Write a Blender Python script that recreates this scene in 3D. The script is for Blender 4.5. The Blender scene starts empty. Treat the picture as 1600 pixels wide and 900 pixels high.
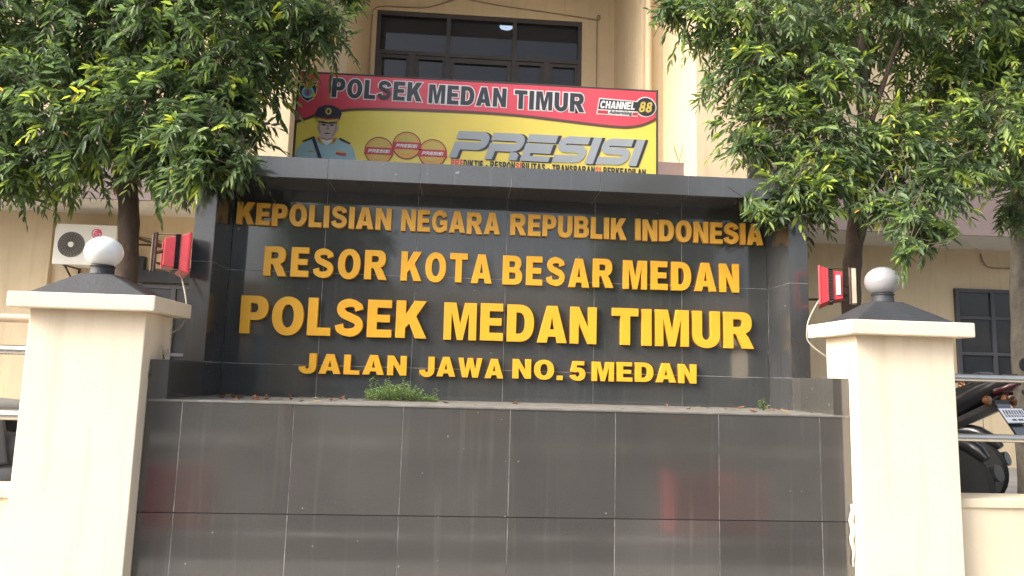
import bpy, bmesh, math, random
import numpy as np
from mathutils import Vector, Matrix
random.seed(7)
S = bpy.context.scene
C = S.collection

# ------------------------------------------------------------------ camera, sky, sun, exposure
YAW, PITCH, ROLL = -0.067, 0.126, 0.027
cy, sy, cp, sp, cr, sr = math.cos(YAW), math.sin(YAW), math.cos(PITCH), math.sin(PITCH), math.cos(ROLL), math.sin(ROLL)
r0 = Vector((cy, sy, 0)); f0 = Vector((-sy, cy, 0)); up0 = Vector((0, 0, 1))
fw = cp * f0 + sp * up0; u0 = cp * up0 - sp * f0
rt = cr * r0 + sr * u0; uu = cr * u0 - sr * r0
cam = bpy.data.cameras.new('camera'); camo = bpy.data.objects.new('camera', cam); C.objects.link(camo)
M = Matrix.Identity(4)
for i in range(3):
    M[i][0] = rt[i]; M[i][1] = uu[i]; M[i][2] = -fw[i]
M[0][3], M[1][3], M[2][3] = -0.280, -4.018, 0.170
camo.matrix_world = M
cam.sensor_width = 36; cam.lens = 36 * 1100 / 1600; cam.clip_end = 500; cam.clip_start = 0.05
S.camera = camo

SUN_DIR = Vector((-1.0, -0.34, 0.76)).normalized()
w = bpy.data.worlds.new('World'); S.world = w; w.use_nodes = True
nt = w.node_tree; bg = nt.nodes['Background']
sky = nt.nodes.new('ShaderNodeTexSky'); sky.sky_type = 'NISHITA'; sky.sun_disc = False
sky.sun_elevation = math.asin(SUN_DIR.z); sky.sun_rotation = math.atan2(SUN_DIR.x, SUN_DIR.y)
sky.air_density = 1.0; sky.dust_density = 7.0; sky.ozone_density = 1.0
hs = nt.nodes.new('ShaderNodeHueSaturation'); hs.inputs['Saturation'].default_value = 0.55
nt.links.new(sky.outputs[0], hs.inputs['Color']); nt.links.new(hs.outputs[0], bg.inputs[0])
bg.inputs[1].default_value = 0.15
sl = bpy.data.lights.new('sun', 'SUN'); sl.energy = 1.45; sl.angle = math.radians(28); sl.color = (1, 0.95, 0.86)
so = bpy.data.objects.new('sun', sl); C.objects.link(so); so.rotation_euler = (-SUN_DIR).to_track_quat('-Z', 'Y').to_euler()
so.location = (-8, -6, 12)
vs = S.view_settings; vs.view_transform = 'Standard'; vs.look = 'None'; vs.gamma = 1; vs.exposure = 1.45
try: vs.use_curve_mapping = False
except Exception: pass

# ------------------------------------------------------------------ materials
def lin(c):
    return tuple((v / 12.92 if v <= .04045 else ((v + .055) / 1.055) ** 2.4) for v in c)
def mat(name, col, rough=.6, var=.12, scale=6, spec=.5, metal=0, bump=0, bscale=80, stretch=(1, 1, 1), col2=None, trans=0, coat=0):
    m = bpy.data.materials.new(name); m.use_nodes = True
    n = m.node_tree; L = n.links; b = n.nodes['Principled BSDF']
    b.inputs['Roughness'].default_value = rough; b.inputs['Metallic'].default_value = metal
    b.inputs['Specular IOR Level'].default_value = spec
    if coat: b.inputs['Coat Weight'].default_value = coat; b.inputs['Coat Roughness'].default_value = .05
    tc = n.nodes.new('ShaderNodeTexCoord'); mp = n.nodes.new('ShaderNodeMapping'); mp.inputs['Scale'].default_value = stretch
    L.new(tc.outputs['Object'], mp.inputs[0])
    nz = n.nodes.new('ShaderNodeTexNoise'); nz.inputs['Scale'].default_value = scale; nz.inputs['Detail'].default_value = 6; nz.inputs['Roughness'].default_value = .65
    L.new(mp.outputs[0], nz.inputs['Vector'])
    rp = n.nodes.new('ShaderNodeValToRGB'); rp.color_ramp.elements[0].position = .3; rp.color_ramp.elements[1].position = .7
    a = tuple(max(0, v * (1 - var)) for v in col); c2 = col2 or tuple(min(1, v * (1 + var)) for v in col)
    rp.color_ramp.elements[0].color = (*a, 1); rp.color_ramp.elements[1].color = (*c2, 1)
    L.new(nz.outputs['Fac'], rp.inputs[0]); L.new(rp.outputs[0], b.inputs['Base Color'])
    if bump:
        nb = n.nodes.new('ShaderNodeTexNoise'); nb.inputs['Scale'].default_value = bscale; nb.inputs['Detail'].default_value = 4
        L.new(tc.outputs['Object'], nb.inputs['Vector'])
        bp = n.nodes.new('ShaderNodeBump'); bp.inputs['Strength'].default_value = bump; bp.inputs['Distance'].default_value = .01
        L.new(nb.outputs['Fac'], bp.inputs['Height']); L.new(bp.outputs[0], b.inputs['Normal'])
    return m

def paint_wall(name, col, dirt=.5, streak=True):
    """painted render: fine mottling, vertical rain streaks, grime specks"""
    m = mat(name, col, .75, .05, 3, .3, bump=.12, bscale=60)
    n = m.node_tree; L = n.links; b = n.nodes['Principled BSDF']; base = b.inputs['Base Color'].links[0].from_socket
    tc = n.nodes['Texture Coordinate']
    mp = n.nodes.new('ShaderNodeMapping'); mp.inputs['Scale'].default_value = (7, 7, .5); L.new(tc.outputs['Object'], mp.inputs[0])
    nz = n.nodes.new('ShaderNodeTexNoise'); nz.inputs['Scale'].default_value = 1.6; nz.inputs['Detail'].default_value = 7; L.new(mp.outputs[0], nz.inputs[0])
    rp = n.nodes.new('ShaderNodeValToRGB'); rp.color_ramp.elements[0].position = .52; rp.color_ramp.elements[1].position = .8
    L.new(nz.outputs['Fac'], rp.inputs[0])
    ml = n.nodes.new('ShaderNodeMath'); ml.operation = 'MULTIPLY'; ml.inputs[1].default_value = dirt; L.new(rp.outputs[0], ml.inputs[0])
    mx = n.nodes.new('ShaderNodeMix'); mx.data_type = 'RGBA'
    L.new(ml.outputs[0], mx.inputs[0]); L.new(base, mx.inputs[6]); mx.inputs[7].default_value = (col[0] * .62, col[1] * .56, col[2] * .48, 1)
    L.new(mx.outputs[2], b.inputs['Base Color'])
    return m

def granite(name, base=(.055, .053, .052), rough=.13, dust=.3, tone=False):
    m = bpy.data.materials.new(name); m.use_nodes = True
    n = m.node_tree; L = n.links; b = n.nodes['Principled BSDF']; b.inputs['Specular IOR Level'].default_value = 1.0
    tc = n.nodes.new('ShaderNodeTexCoord')
    def noise(scale, sc=(1, 1, 1), det=5):
        mp = n.nodes.new('ShaderNodeMapping'); mp.inputs['Scale'].default_value = sc; L.new(tc.outputs['Object'], mp.inputs[0])
        z = n.nodes.new('ShaderNodeTexNoise'); z.inputs['Scale'].default_value = scale; z.inputs['Detail'].default_value = det; L.new(mp.outputs[0], z.inputs[0]); return z.outputs['Fac']
    def ramp(s, p0, p1, c0=0, c1=1):
        r = n.nodes.new('ShaderNodeValToRGB'); r.color_ramp.elements[0].position = p0; r.color_ramp.elements[1].position = p1
        r.color_ramp.elements[0].color = (c0, c0, c0, 1); r.color_ramp.elements[1].color = (c1, c1, c1, 1); L.new(s, r.inputs[0]); return r.outputs[0]
    def mixc(f, a, bb):
        x = n.nodes.new('ShaderNodeMix'); x.data_type = 'RGBA'; L.new(f, x.inputs[0])
        for s, i in ((a, 6), (bb, 7)):
            if isinstance(s, tuple): x.inputs[i].default_value = (*s, 1)
            else: L.new(s, x.inputs[i])
        return x.outputs[2]
    fine = ramp(noise(260, det=2), .3, .7)
    c = mixc(fine, tuple(v * .75 for v in base), tuple(v * 1.25 for v in base))
    cloud = ramp(noise(2.2), .35, .75, 0, dust)                         # dusty film
    c = mixc(cloud, c, (.15, .145, .135))
    streak = ramp(noise(1.0, (26, 26, 1.1)), .56, .86, 0, dust)         # rain streaks
    c = mixc(streak, c, (.2, .195, .18))
    spots = ramp(noise(30, det=0), .845, .87, 0, .5)                    # lime specks
    c = mixc(spots, c, (.34, .34, .32))
    if tone:                                                            # every tile its own tone
        mp = n.nodes.new('ShaderNodeMapping'); mp.inputs['Location'].default_value = (0, 0, -.15); L.new(tc.outputs['Object'], mp.inputs[0])
        sn = n.nodes.new('ShaderNodeVectorMath'); sn.operation = 'SNAP'; sn.inputs[1].default_value = (.6, 9, .6); L.new(mp.outputs[0], sn.inputs[0])
        wn = n.nodes.new('ShaderNodeTexWhiteNoise'); wn.noise_dimensions = '3D'; L.new(sn.outputs[0], wn.inputs['Vector'])
        mr = n.nodes.new('ShaderNodeMapRange'); mr.inputs[3].default_value = .80; mr.inputs[4].default_value = 1.16; L.new(wn.outputs[0], mr.inputs[0])
        hv = n.nodes.new('ShaderNodeHueSaturation'); L.new(mr.outputs[0], hv.inputs['Value']); L.new(c, hv.inputs['Color']); c = hv.outputs[0]
    L.new(c, b.inputs['Base Color'])
    rr = ramp(noise(3.5, (1, 1, .6)), .3, .75, rough * .7, rough * 2.0); L.new(rr, b.inputs['Roughness'])
    bp = n.nodes.new('ShaderNodeBump'); bp.inputs['Strength'].default_value = .025; bp.inputs['Distance'].default_value = .004
    L.new(noise(5, det=2), bp.inputs['Height']); L.new(bp.outputs[0], b.inputs['Normal'])
    return m

def leaf_mat(name, stops, trans=.40, rough=.5):
    m = bpy.data.materials.new(name); m.use_nodes = True
    n = m.node_tree; L = n.links; b = n.nodes['Principled BSDF']; b.inputs['Roughness'].default_value = rough; b.inputs['Specular IOR Level'].default_value = .45
    at = n.nodes.new('ShaderNodeAttribute'); at.attribute_name = 'age'
    rp = n.nodes.new('ShaderNodeValToRGB'); e = rp.color_ramp.elements
    e[0].position, e[0].color = stops[0][0], (*stops[0][1], 1); e[1].position, e[1].color = stops[-1][0], (*stops[-1][1], 1)
    for p, c in stops[1:-1]:
        x = e.new(p); x.color = (*c, 1)
    L.new(at.outputs['Fac'], rp.inputs[0]); L.new(rp.outputs[0], b.inputs['Base Color'])
    tr = n.nodes.new('ShaderNodeBsdfTranslucent'); hs = n.nodes.new('ShaderNodeHueSaturation'); hs.inputs['Value'].default_value = 1.6; hs.inputs['Saturation'].default_value = 1.1
    L.new(rp.outputs[0], hs.inputs['Color']); L.new(hs.outputs[0], tr.inputs[0])
    mx = n.nodes.new('ShaderNodeMixShader'); mx.inputs[0].default_value = trans
    L.new(b.outputs[0], mx.inputs[1]); L.new(tr.outputs[0], mx.inputs[2]); L.new(mx.outputs[0], n.nodes['Material Output'].inputs[0])
    return m

def glass_mat(name, tint=(.30, .33, .38), see=.35, rough=.03):
    m = bpy.data.materials.new(name); m.use_nodes = True
    n = m.node_tree; L = n.links; b = n.nodes['Principled BSDF']
    b.inputs['Base Color'].default_value = (.05, .055, .07, 1); b.inputs['Roughness'].default_value = rough; b.inputs['Specular IOR Level'].default_value = .8
    tc = n.nodes.new('ShaderNodeTexCoord'); nz = n.nodes.new('ShaderNodeTexNoise'); nz.inputs['Scale'].default_value = 1.2; L.new(tc.outputs['Object'], nz.inputs[0])
    bp = n.nodes.new('ShaderNodeBump'); bp.inputs['Strength'].default_value = .05; L.new(nz.outputs['Fac'], bp.inputs['Height']); L.new(bp.outputs[0], b.inputs['Normal'])
    t = n.nodes.new('ShaderNodeBsdfTransparent'); t.inputs[0].default_value = (*tint, 1)
    mx = n.nodes.new('ShaderNodeMixShader'); mx.inputs[0].default_value = see
    L.new(b.outputs[0], mx.inputs[1]); L.new(t.outputs[0], mx.inputs[2]); L.new(mx.outputs[0], n.nodes['Material Output'].inputs[0])
    return m

def emit_mat(name, col, e):
    m = mat(name, col, .5, .02); b = m.node_tree.nodes['Principled BSDF']
    b.inputs['Emission Color'].default_value = (*col, 1); b.inputs['Emission Strength'].default_value = e
    return m

CREAM = (.80, .65, .43)
m_pillar = paint_wall('cream_pillar_paint', (.78, .67, .515), .36)
m_wall = paint_wall('cream_wall_paint', (.64, .52, .35), .35)
m_fwall = paint_wall('cream_low_wall_paint', (.72, .62, .46), .4)
m_fascia = paint_wall('brown_fascia_paint', (.215, .165, .165), .3)
m_soffit = mat('white_soffit_paint', (.66, .65, .60), .8, .05)
m_gran = granite('black_granite_tile', (.066, .0625, .058), .07, .22, True)
m_gran2 = granite('dark_granite_panel', (.050, .053, .055), .06, .22)
m_gran4 = granite('dark_granite_pilaster', (.040, .042, .046), .16, .22)
m_gran3 = granite('grey_granite_lintel', (.062, .064, .067), .10, .22)
m_grout = mat('white_tile_grout', (.30, .30, .28), .9, .75, 5, .2)
m_crack = mat('dark_open_joint', (.02, .019, .018), .95, .3, 9, .2)
m_ledge = mat('dusty_ledge_stone', (.17, .165, .15), .8, .3, 9, .3, bump=.2)
m_mortar = mat('exposed_mortar', (.55, .50, .42), .9, .35, 14, .2, bump=.6, bscale=40)
m_let_a = mat('brightened_letter_paint', (.94, .50, .075), .38, .05, 20, .4)  # top line: same letter paint, brightened to offset the lintel's shade
m_let_b = mat('golden_letter_paint', (.88, .45, .035), .34, .04, 20, .45)
m_black = mat('black_roof_paint', (.035, .037, .042), .6, .25, 8, .35, bump=.25, bscale=50)
m_opal = mat('opal_glass_globe', (.88, .90, .88), .12, .03, 3, .5, coat=.3)
m_opal2 = mat('grey_glass_globe', (.27, .27, .285), .16, .06, 3, .5, coat=.3)  # darker grey than the left globe
m_red = mat('red_lamp_paint', (.55, .055, .07), .4, .1, 12, .5)
m_fin = mat('dark_cooling_fin', (.025, .02, .02), .5, .2)
m_label = mat('white_lamp_label', (.52, .45, .45), .4, .15, 20)
m_rust = mat('rusty_bracket_steel', (.10, .07, .055), .7, .4, 30, .4, metal=.4)
m_steelplate = mat('pale_bracket_plate', (.36, .31, .23), .55, .15, 10)
m_cable = mat('grey_cable_sheath', (.36, .31, .25), .7, .1)
m_cabled = mat('dark_cable_sheath', (.30, .24, .17), .7, .2)
m_inox = mat('stainless_rail_steel', (.62, .59, .54), .22, .08, 9, .5, metal=.9)
m_pole = mat('brown_rail_paint', (.45, .34, .24), .6, .15)
m_bark = mat('brown_bark', (.115, .085, .068), .9, .35, 9, .2, bump=.9, bscale=26, stretch=(1, 1, .35))
m_bark2 = mat('grey_mottled_bark', (.13, .115, .095), .9, .5, 7, .2, bump=.9, bscale=20, stretch=(1, 1, .5))
m_wframe = mat('dark_window_frame', (.055, .048, .05), .5, .15)
m_gframe = mat('grey_window_frame', (.065, .065, .075), .5, .12)
m_glass = glass_mat('tinted_window_glass', see=.5)
m_dpane = mat('dark_window_pane', (.030, .034, .040), .12, .3, 1.5, .6)
m_room = mat('dim_room_wall', (.22, .23, .25), .8, .1)
m_lamp = emit_mat('lit_ceiling_lamp', (.95, 1, .98), 9)
m_acw = mat('white_casing_paint', (.72, .70, .64), .45, .05)
m_acg = mat('dark_fan_grille', (.16, .15, .14), .6, .2)
m_pink = mat('magenta_badge_paint', (.68, .05, .16), .4, .05)
m_white = mat('white_print', (.80, .78, .76), .4, .03)
m_asph = mat('grey_asphalt', (.06, .06, .06), .9, .3, 20, .3, bump=.5, bscale=120)
m_pave = mat('grey_concrete_paving', (.30, .29, .27), .85, .2, 4, .3, bump=.2)
m_line = mat('white_road_paint', (.72, .71, .68), .7, .15, 8)
m_yard = mat('grey_yard_concrete', (.22, .21, .20), .9, .2, 2, .3)
# banner prints
m_bred = mat('red_banner_print', (.74, .085, .12), .32, .04, 2, .5)
m_byel = mat('yellow_banner_print', (.86, .68, .13), .32, .04, 2, .5)
m_bblk = mat('black_banner_print', (.045, .045, .055), .35, .05)
m_bgry = mat('grey_banner_print', (.36, .39, .42), .32, .04)
m_bbrn = mat('brown_outline_print', (.13, .07, .06), .35, .05)
m_skin = mat('printed_skin_tone', (.60, .47, .42), .4, .06)
m_shirt = mat('printed_blue_shirt', (.38, .56, .64), .4, .08)
m_navy = mat('printed_navy_cap', (.045, .045, .07), .4, .05)
m_gold = mat('printed_gold', (.62, .48, .12), .4, .1)
m_hair = mat('printed_dark_hair', (.07, .055, .055), .4, .05)
m_blue = mat('printed_blue_shield', (.10, .33, .50), .4, .08)
m_orng = mat('printed_orange_disc', (.76, .37, .09), .4, .06)
m_rib = mat('printed_red_ribbon', (.55, .05, .07), .4, .05)
m_bframe = mat('dark_banner_frame', (.07, .06, .06), .6, .1)
# vehicles
m_mblk = mat('black_motorcycle_plastic', (.02, .02, .023), .28, .15, 5, .5, coat=.3)
m_mgry = mat('grey_motorcycle_plastic', (.10, .10, .105), .35, .15, 5, .5)
m_msil = mat('silver_motorcycle_paint', (.52, .55, .55), .3, .06, 5, .5)
m_seat = mat('black_vinyl_seat', (.03, .03, .032), .55, .15)
m_seatg = mat('grey_vinyl_seat', (.24, .23, .215), .55, .15)
m_tyre = mat('black_rubber_tyre', (.022, .022, .022), .85, .15)
m_chrome = mat('bright_chrome', (.68, .68, .68), .15, .05, 5, .5, metal=.95)
m_amber = mat('amber_lens', (.16, .06, .02), .2, .05)
m_plate = mat('white_number_plate', (.70, .70, .74), .4, .05)
m_rlens = mat('smoked_red_lens', (.06, .012, .014), .2, .05)
# plants
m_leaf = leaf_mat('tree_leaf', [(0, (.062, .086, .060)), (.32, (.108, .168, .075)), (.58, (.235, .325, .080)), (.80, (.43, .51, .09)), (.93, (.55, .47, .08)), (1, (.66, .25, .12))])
m_twig = mat('brown_twig', (.10, .075, .05), .8, .2)
m_weed = leaf_mat('weed_leaf', [(0, (.10, .19, .06)), (.5, (.22, .37, .12)), (1, (.40, .52, .20))], .25, .6)
m_dry = mat('dry_brown_leaf', (.30, .12, .055), .8, .35, 40)
m_dry2 = mat('dry_yellow_leaf', (.50, .33, .14), .8, .3, 40)

# ------------------------------------------------------------------ helpers
class MB:
    def __init__(s): s.v = []; s.f = []; s.mi = []
    def add(s, vs, fs, m=0):
        o = len(s.v); s.v += [tuple(v) for v in vs]; s.f += [tuple(i + o for i in f) for f in fs]; s.mi += [m] * len(fs); return s
    def box(s, x0, x1, y0, y1, z0, z1, m=0):
        return s.add([(x0, y0, z0), (x1, y0, z0), (x1, y1, z0), (x0, y1, z0), (x0, y0, z1), (x1, y0, z1), (x1, y1, z1), (x0, y1, z1)],
                     [(0, 3, 2, 1), (4, 5, 6, 7), (0, 1, 5, 4), (1, 2, 6, 5), (2, 3, 7, 6), (3, 0, 4, 7)], m)
    def tube(s, pts, rad, n=10, m=0, cap=True):
        pts = [Vector(p) for p in pts]
        rad = [float(q) for q in rad] if hasattr(rad, "__len__") else [rad] * len(pts)
        rings = []; ref = None
        for i, p in enumerate(pts):
            d = (pts[min(i + 1, len(pts) - 1)] - pts[max(i - 1, 0)]).normalized()
            if ref is None:
                ref = Vector((0, 0, 1)) if abs(d.z) < .9 else Vector((1, 0, 0))
            a = d.cross(ref).normalized(); b = a.cross(d); ref = b
            rings.append([p + rad[i] * (math.cos(t) * a + math.sin(t) * b) for t in [2 * math.pi * k / n for k in range(n)]])
        vs = [v for r in rings for v in r]; fs = []
        for i in range(len(pts) - 1):
            for k in range(n):
                fs.append((i * n + k, i * n + (k + 1) % n, (i + 1) * n + (k + 1) % n, (i + 1) * n + k))
        if cap: fs += [tuple(range(n))[::-1], tuple((len(pts) - 1) * n + k for k in range(n))]
        return s.add(vs, fs, m)
    def lathe(s, prof, o=(0, 0, 0), axis='z', n=32, m=0):
        """prof [(r, h)]"""
        o = Vector(o); vs = []; fs = []
        for r, h in prof:
            for k in range(n):
                t = 2 * math.pi * k / n; c, q = r * math.cos(t), r * math.sin(t)
                p = {'z': (c, q, h), 'y': (c, h, q), 'x': (h, c, q)}[axis]; vs.append(o + Vector(p))
        for i in range(len(prof) - 1):
            for k in range(n): fs.append((i * n + k, i * n + (k + 1) % n, (i + 1) * n + (k + 1) % n, (i + 1) * n + k))
        fs += [tuple(range(n)), tuple((len(prof) - 1) * n + k for k in range(n))]
        return s.add(vs, fs, m)
    def loft(s, secs, n=16, m=0, e=2.5):
        """secs [(centre, half width y, half height z)] along a spine in the local xz plane"""
        vs = []; fs = []
        for c, a, b in secs:
            for k in range(n):
                t = 2 * math.pi * k / n; ct, st = math.cos(t), math.sin(t)
                vs.append((c[0], c[1] + a * math.copysign(abs(ct) ** (2 / e), ct), c[2] + b * math.copysign(abs(st) ** (2 / e), st)))
        for i in range(len(secs) - 1):
            for k in range(n): fs.append((i * n + k, i * n + (k + 1) % n, (i + 1) * n + (k + 1) % n, (i + 1) * n + k))
        fs += [tuple(range(n)), tuple((len(secs) - 1) * n + k for k in range(n))]
        return s.add(vs, fs, m)
    def frustum(s, a, b, m=0):
        """two rectangles of four corners each"""
        return s.add(list(a) + list(b), [(0, 3, 2, 1), (4, 5, 6, 7), (0, 1, 5, 4), (1, 2, 6, 5), (2, 3, 7, 6), (3, 0, 4, 7)], m)
    def poly(s, pts, y, th=.002, m=0):
        """flat print: polygon in x,z facing -Y at y, thickness th behind it"""
        n = len(pts)
        vs = [(x, y, z) for x, z in pts] + [(x, y + th, z) for x, z in pts]
        return s.add(vs, [tuple(range(n))] + [(i, (i + 1) % n, n + (i + 1) % n, n + i) for i in range(n)], m)

def obj(name, mb, mats, parent=None, local=False, smooth=False, bevel=0, kind=None):
    me = bpy.data.meshes.new(name)
    off = Vector((0, 0, 0))
    if parent is not None and not local:
        p = parent
        while p is not None: off += p.location; p = p.parent
    me.from_pydata([(v[0] - off.x, v[1] - off.y, v[2] - off.z) for v in mb.v], [], mb.f)
    if not isinstance(mats, (list, tuple)): mats = [mats]
    for q in mats: me.materials.append(q)
    me.polygons.foreach_set('material_index', mb.mi)
    bm = bmesh.new(); bm.from_mesh(me); bmesh.ops.recalc_face_normals(bm, faces=bm.faces)
    if bevel:
        ed = [e for e in bm.edges if len(e.link_faces) == 2 and e.calc_face_angle(0) > .6]
        bmesh.ops.bevel(bm, geom=ed, offset=bevel, segments=2, affect='EDGES', profile=.6)
    bm.to_mesh(me); bm.free()
    if smooth:
        me.polygons.foreach_set('use_smooth', [True] * len(me.polygons))
        try: me.set_sharp_from_angle(angle=math.radians(40))
        except Exception: pass
    o = bpy.data.objects.new(name, me); C.objects.link(o)
    if parent is not None: o.parent = parent
    if kind: o['kind'] = kind
    return o
def tag(o, label, cat, group=None):
    o['label'] = label; o['category'] = cat
    if group: o['group'] = group
    return o
def thing(name, label, cat, loc=(0, 0, 0), rotz=0, group=None):
    o = bpy.data.objects.new(name, None); C.objects.link(o); o.location = loc; o.rotation_euler = (0, 0, rotz); o.empty_display_size = .2
    return tag(o, label, cat, group)

# ------------------------------------------------------------------ setting: ground
YARD, ROAD = -.95, -1.35
b = MB(); b.box(-150, 150, -150, 150, ROAD - .5, ROAD); obj('road', b, m_asph, kind='structure')
b = MB(); b.box(-40, 40, -1.5, .3, ROAD - .2, ROAD + .13); obj('pavement', b, m_pave, kind='structure', bevel=.01)
b = MB(); b.box(-40, 40, .3, 30, ROAD - .3, YARD); obj('courtyard', b, m_yard, kind='structure')
b = MB(); b.box(-40, 40, -2.98, -2.86, ROAD + .002, ROAD + .006); obj('road_edge_line', b, m_line, kind='structure')
b = MB(); b.box(-40, 40, -12, -9.5, ROAD - .2, ROAD + .13); obj('opposite_pavement', b, m_pave, kind='structure')

# ------------------------------------------------------------------ tile cladding
def clad(mb, o, u, v, us, vs, gap=.005, th=.002, tilt=.0012, m=0):
    o, u, v = Vector(o), Vector(u).normalized(), Vector(v).normalized(); n = u.cross(v)
    g = gap / 2
    for i in range(len(us) - 1):
        for j in range(len(vs) - 1):
            a0, a1, c0, c1 = us[i] + g, us[i + 1] - g, vs[j] + g, vs[j + 1] - g
            tu, tv = random.gauss(0, tilt), random.gauss(0, tilt); off = random.uniform(-.0004, .0004)
            P = []
            for (a, c) in ((a0, c0), (a1, c0), (a1, c1), (a0, c1)):
                h = th + off + tu * (a - (a0 + a1) / 2) + tv * (c - (c0 + c1) / 2)
                P.append(o + u * a + v * c + n * max(.0007, h))
            B = [o + u * a + v * c for (a, c) in ((a0, c0), (a1, c0), (a1, c1), (a0, c1))]
            mb.add(P + B, [(0, 1, 2, 3), (4, 5, 1, 0), (5, 6, 2, 1), (6, 7, 3, 2), (7, 4, 0, 3)], m)

# ------------------------------------------------------------------ bold sign alphabet
def arc(cx, cz, rx, rz, a0, a1, n=14, e=2.0):
    out = []
    for k in range(n + 1):
        t = math.radians(a0 + (a1 - a0) * k / n); c, q = math.cos(t), math.sin(t)
        out.append((cx + rx * math.copysign(abs(c) ** (2 / e), c), cz + rz * math.copysign(abs(q) ** (2 / e), q)))
    return out
def stroke(path, wd):
    n = len(path); L = []; R = []
    if not hasattr(wd, '__len__'): wd = [wd] * n
    for i, (x, z) in enumerate(path):
        if i == 0: d1 = d2 = (path[1][0] - x, path[1][1] - z)
        elif i == n - 1: d1 = d2 = (x - path[i - 1][0], z - path[i - 1][1])
        else: d1 = (x - path[i - 1][0], z - path[i - 1][1]); d2 = (path[i + 1][0] - x, path[i + 1][1] - z)
        l1, l2 = math.hypot(*d1), math.hypot(*d2); n1 = (-d1[1] / l1, d1[0] / l1); n2 = (-d2[1] / l2, d2[0] / l2)
        bx, bz = n1[0] + n2[0], n1[1] + n2[1]; bl = math.hypot(bx, bz); bx /= bl; bz /= bl
        k = min(1.6, 1 / max(.3, bx * n1[0] + bz * n1[1])) * wd[i] / 2
        L.append((x + bx * k, z + bz * k)); R.append((x - bx * k, z - bz * k))
    return L + R[::-1]
V, H = .27, .205
def spl(pts, n=6):
    """Catmull-Rom through points"""
    out = []
    for i in range(len(pts) - 1):
        p0, p1, p2, p3 = pts[max(i - 1, 0)], pts[i], pts[i + 1], pts[min(i + 2, len(pts) - 1)]
        for k in range(n):
            t = k / n
            out.append(tuple(.5 * (2 * p1[c] + (p2[c] - p0[c]) * t + (2 * p0[c] - 5 * p1[c] + 4 * p2[c] - p3[c]) * t * t + (3 * p1[c] - p0[c] - 3 * p2[c] + p3[c]) * t ** 3) for c in (0, 1)))
    return out + [pts[-1]]
s_path = spl([(.655, .70), (.60, .83), (.41, .895), (.20, .84), (.15, .71), (.23, .59), (.42, .51), (.61, .42), (.665, .29), (.58, .155), (.39, .105), (.18, .16), (.115, .31)], 5)
def bowl(x, z0, z1, rx, e=2.3, n=14):   # right bulge from (x,z0) up to (x,z1)
    return arc(x, (z0 + z1) / 2, rx, (z1 - z0) / 2, -90, 90, n, e)
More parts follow.
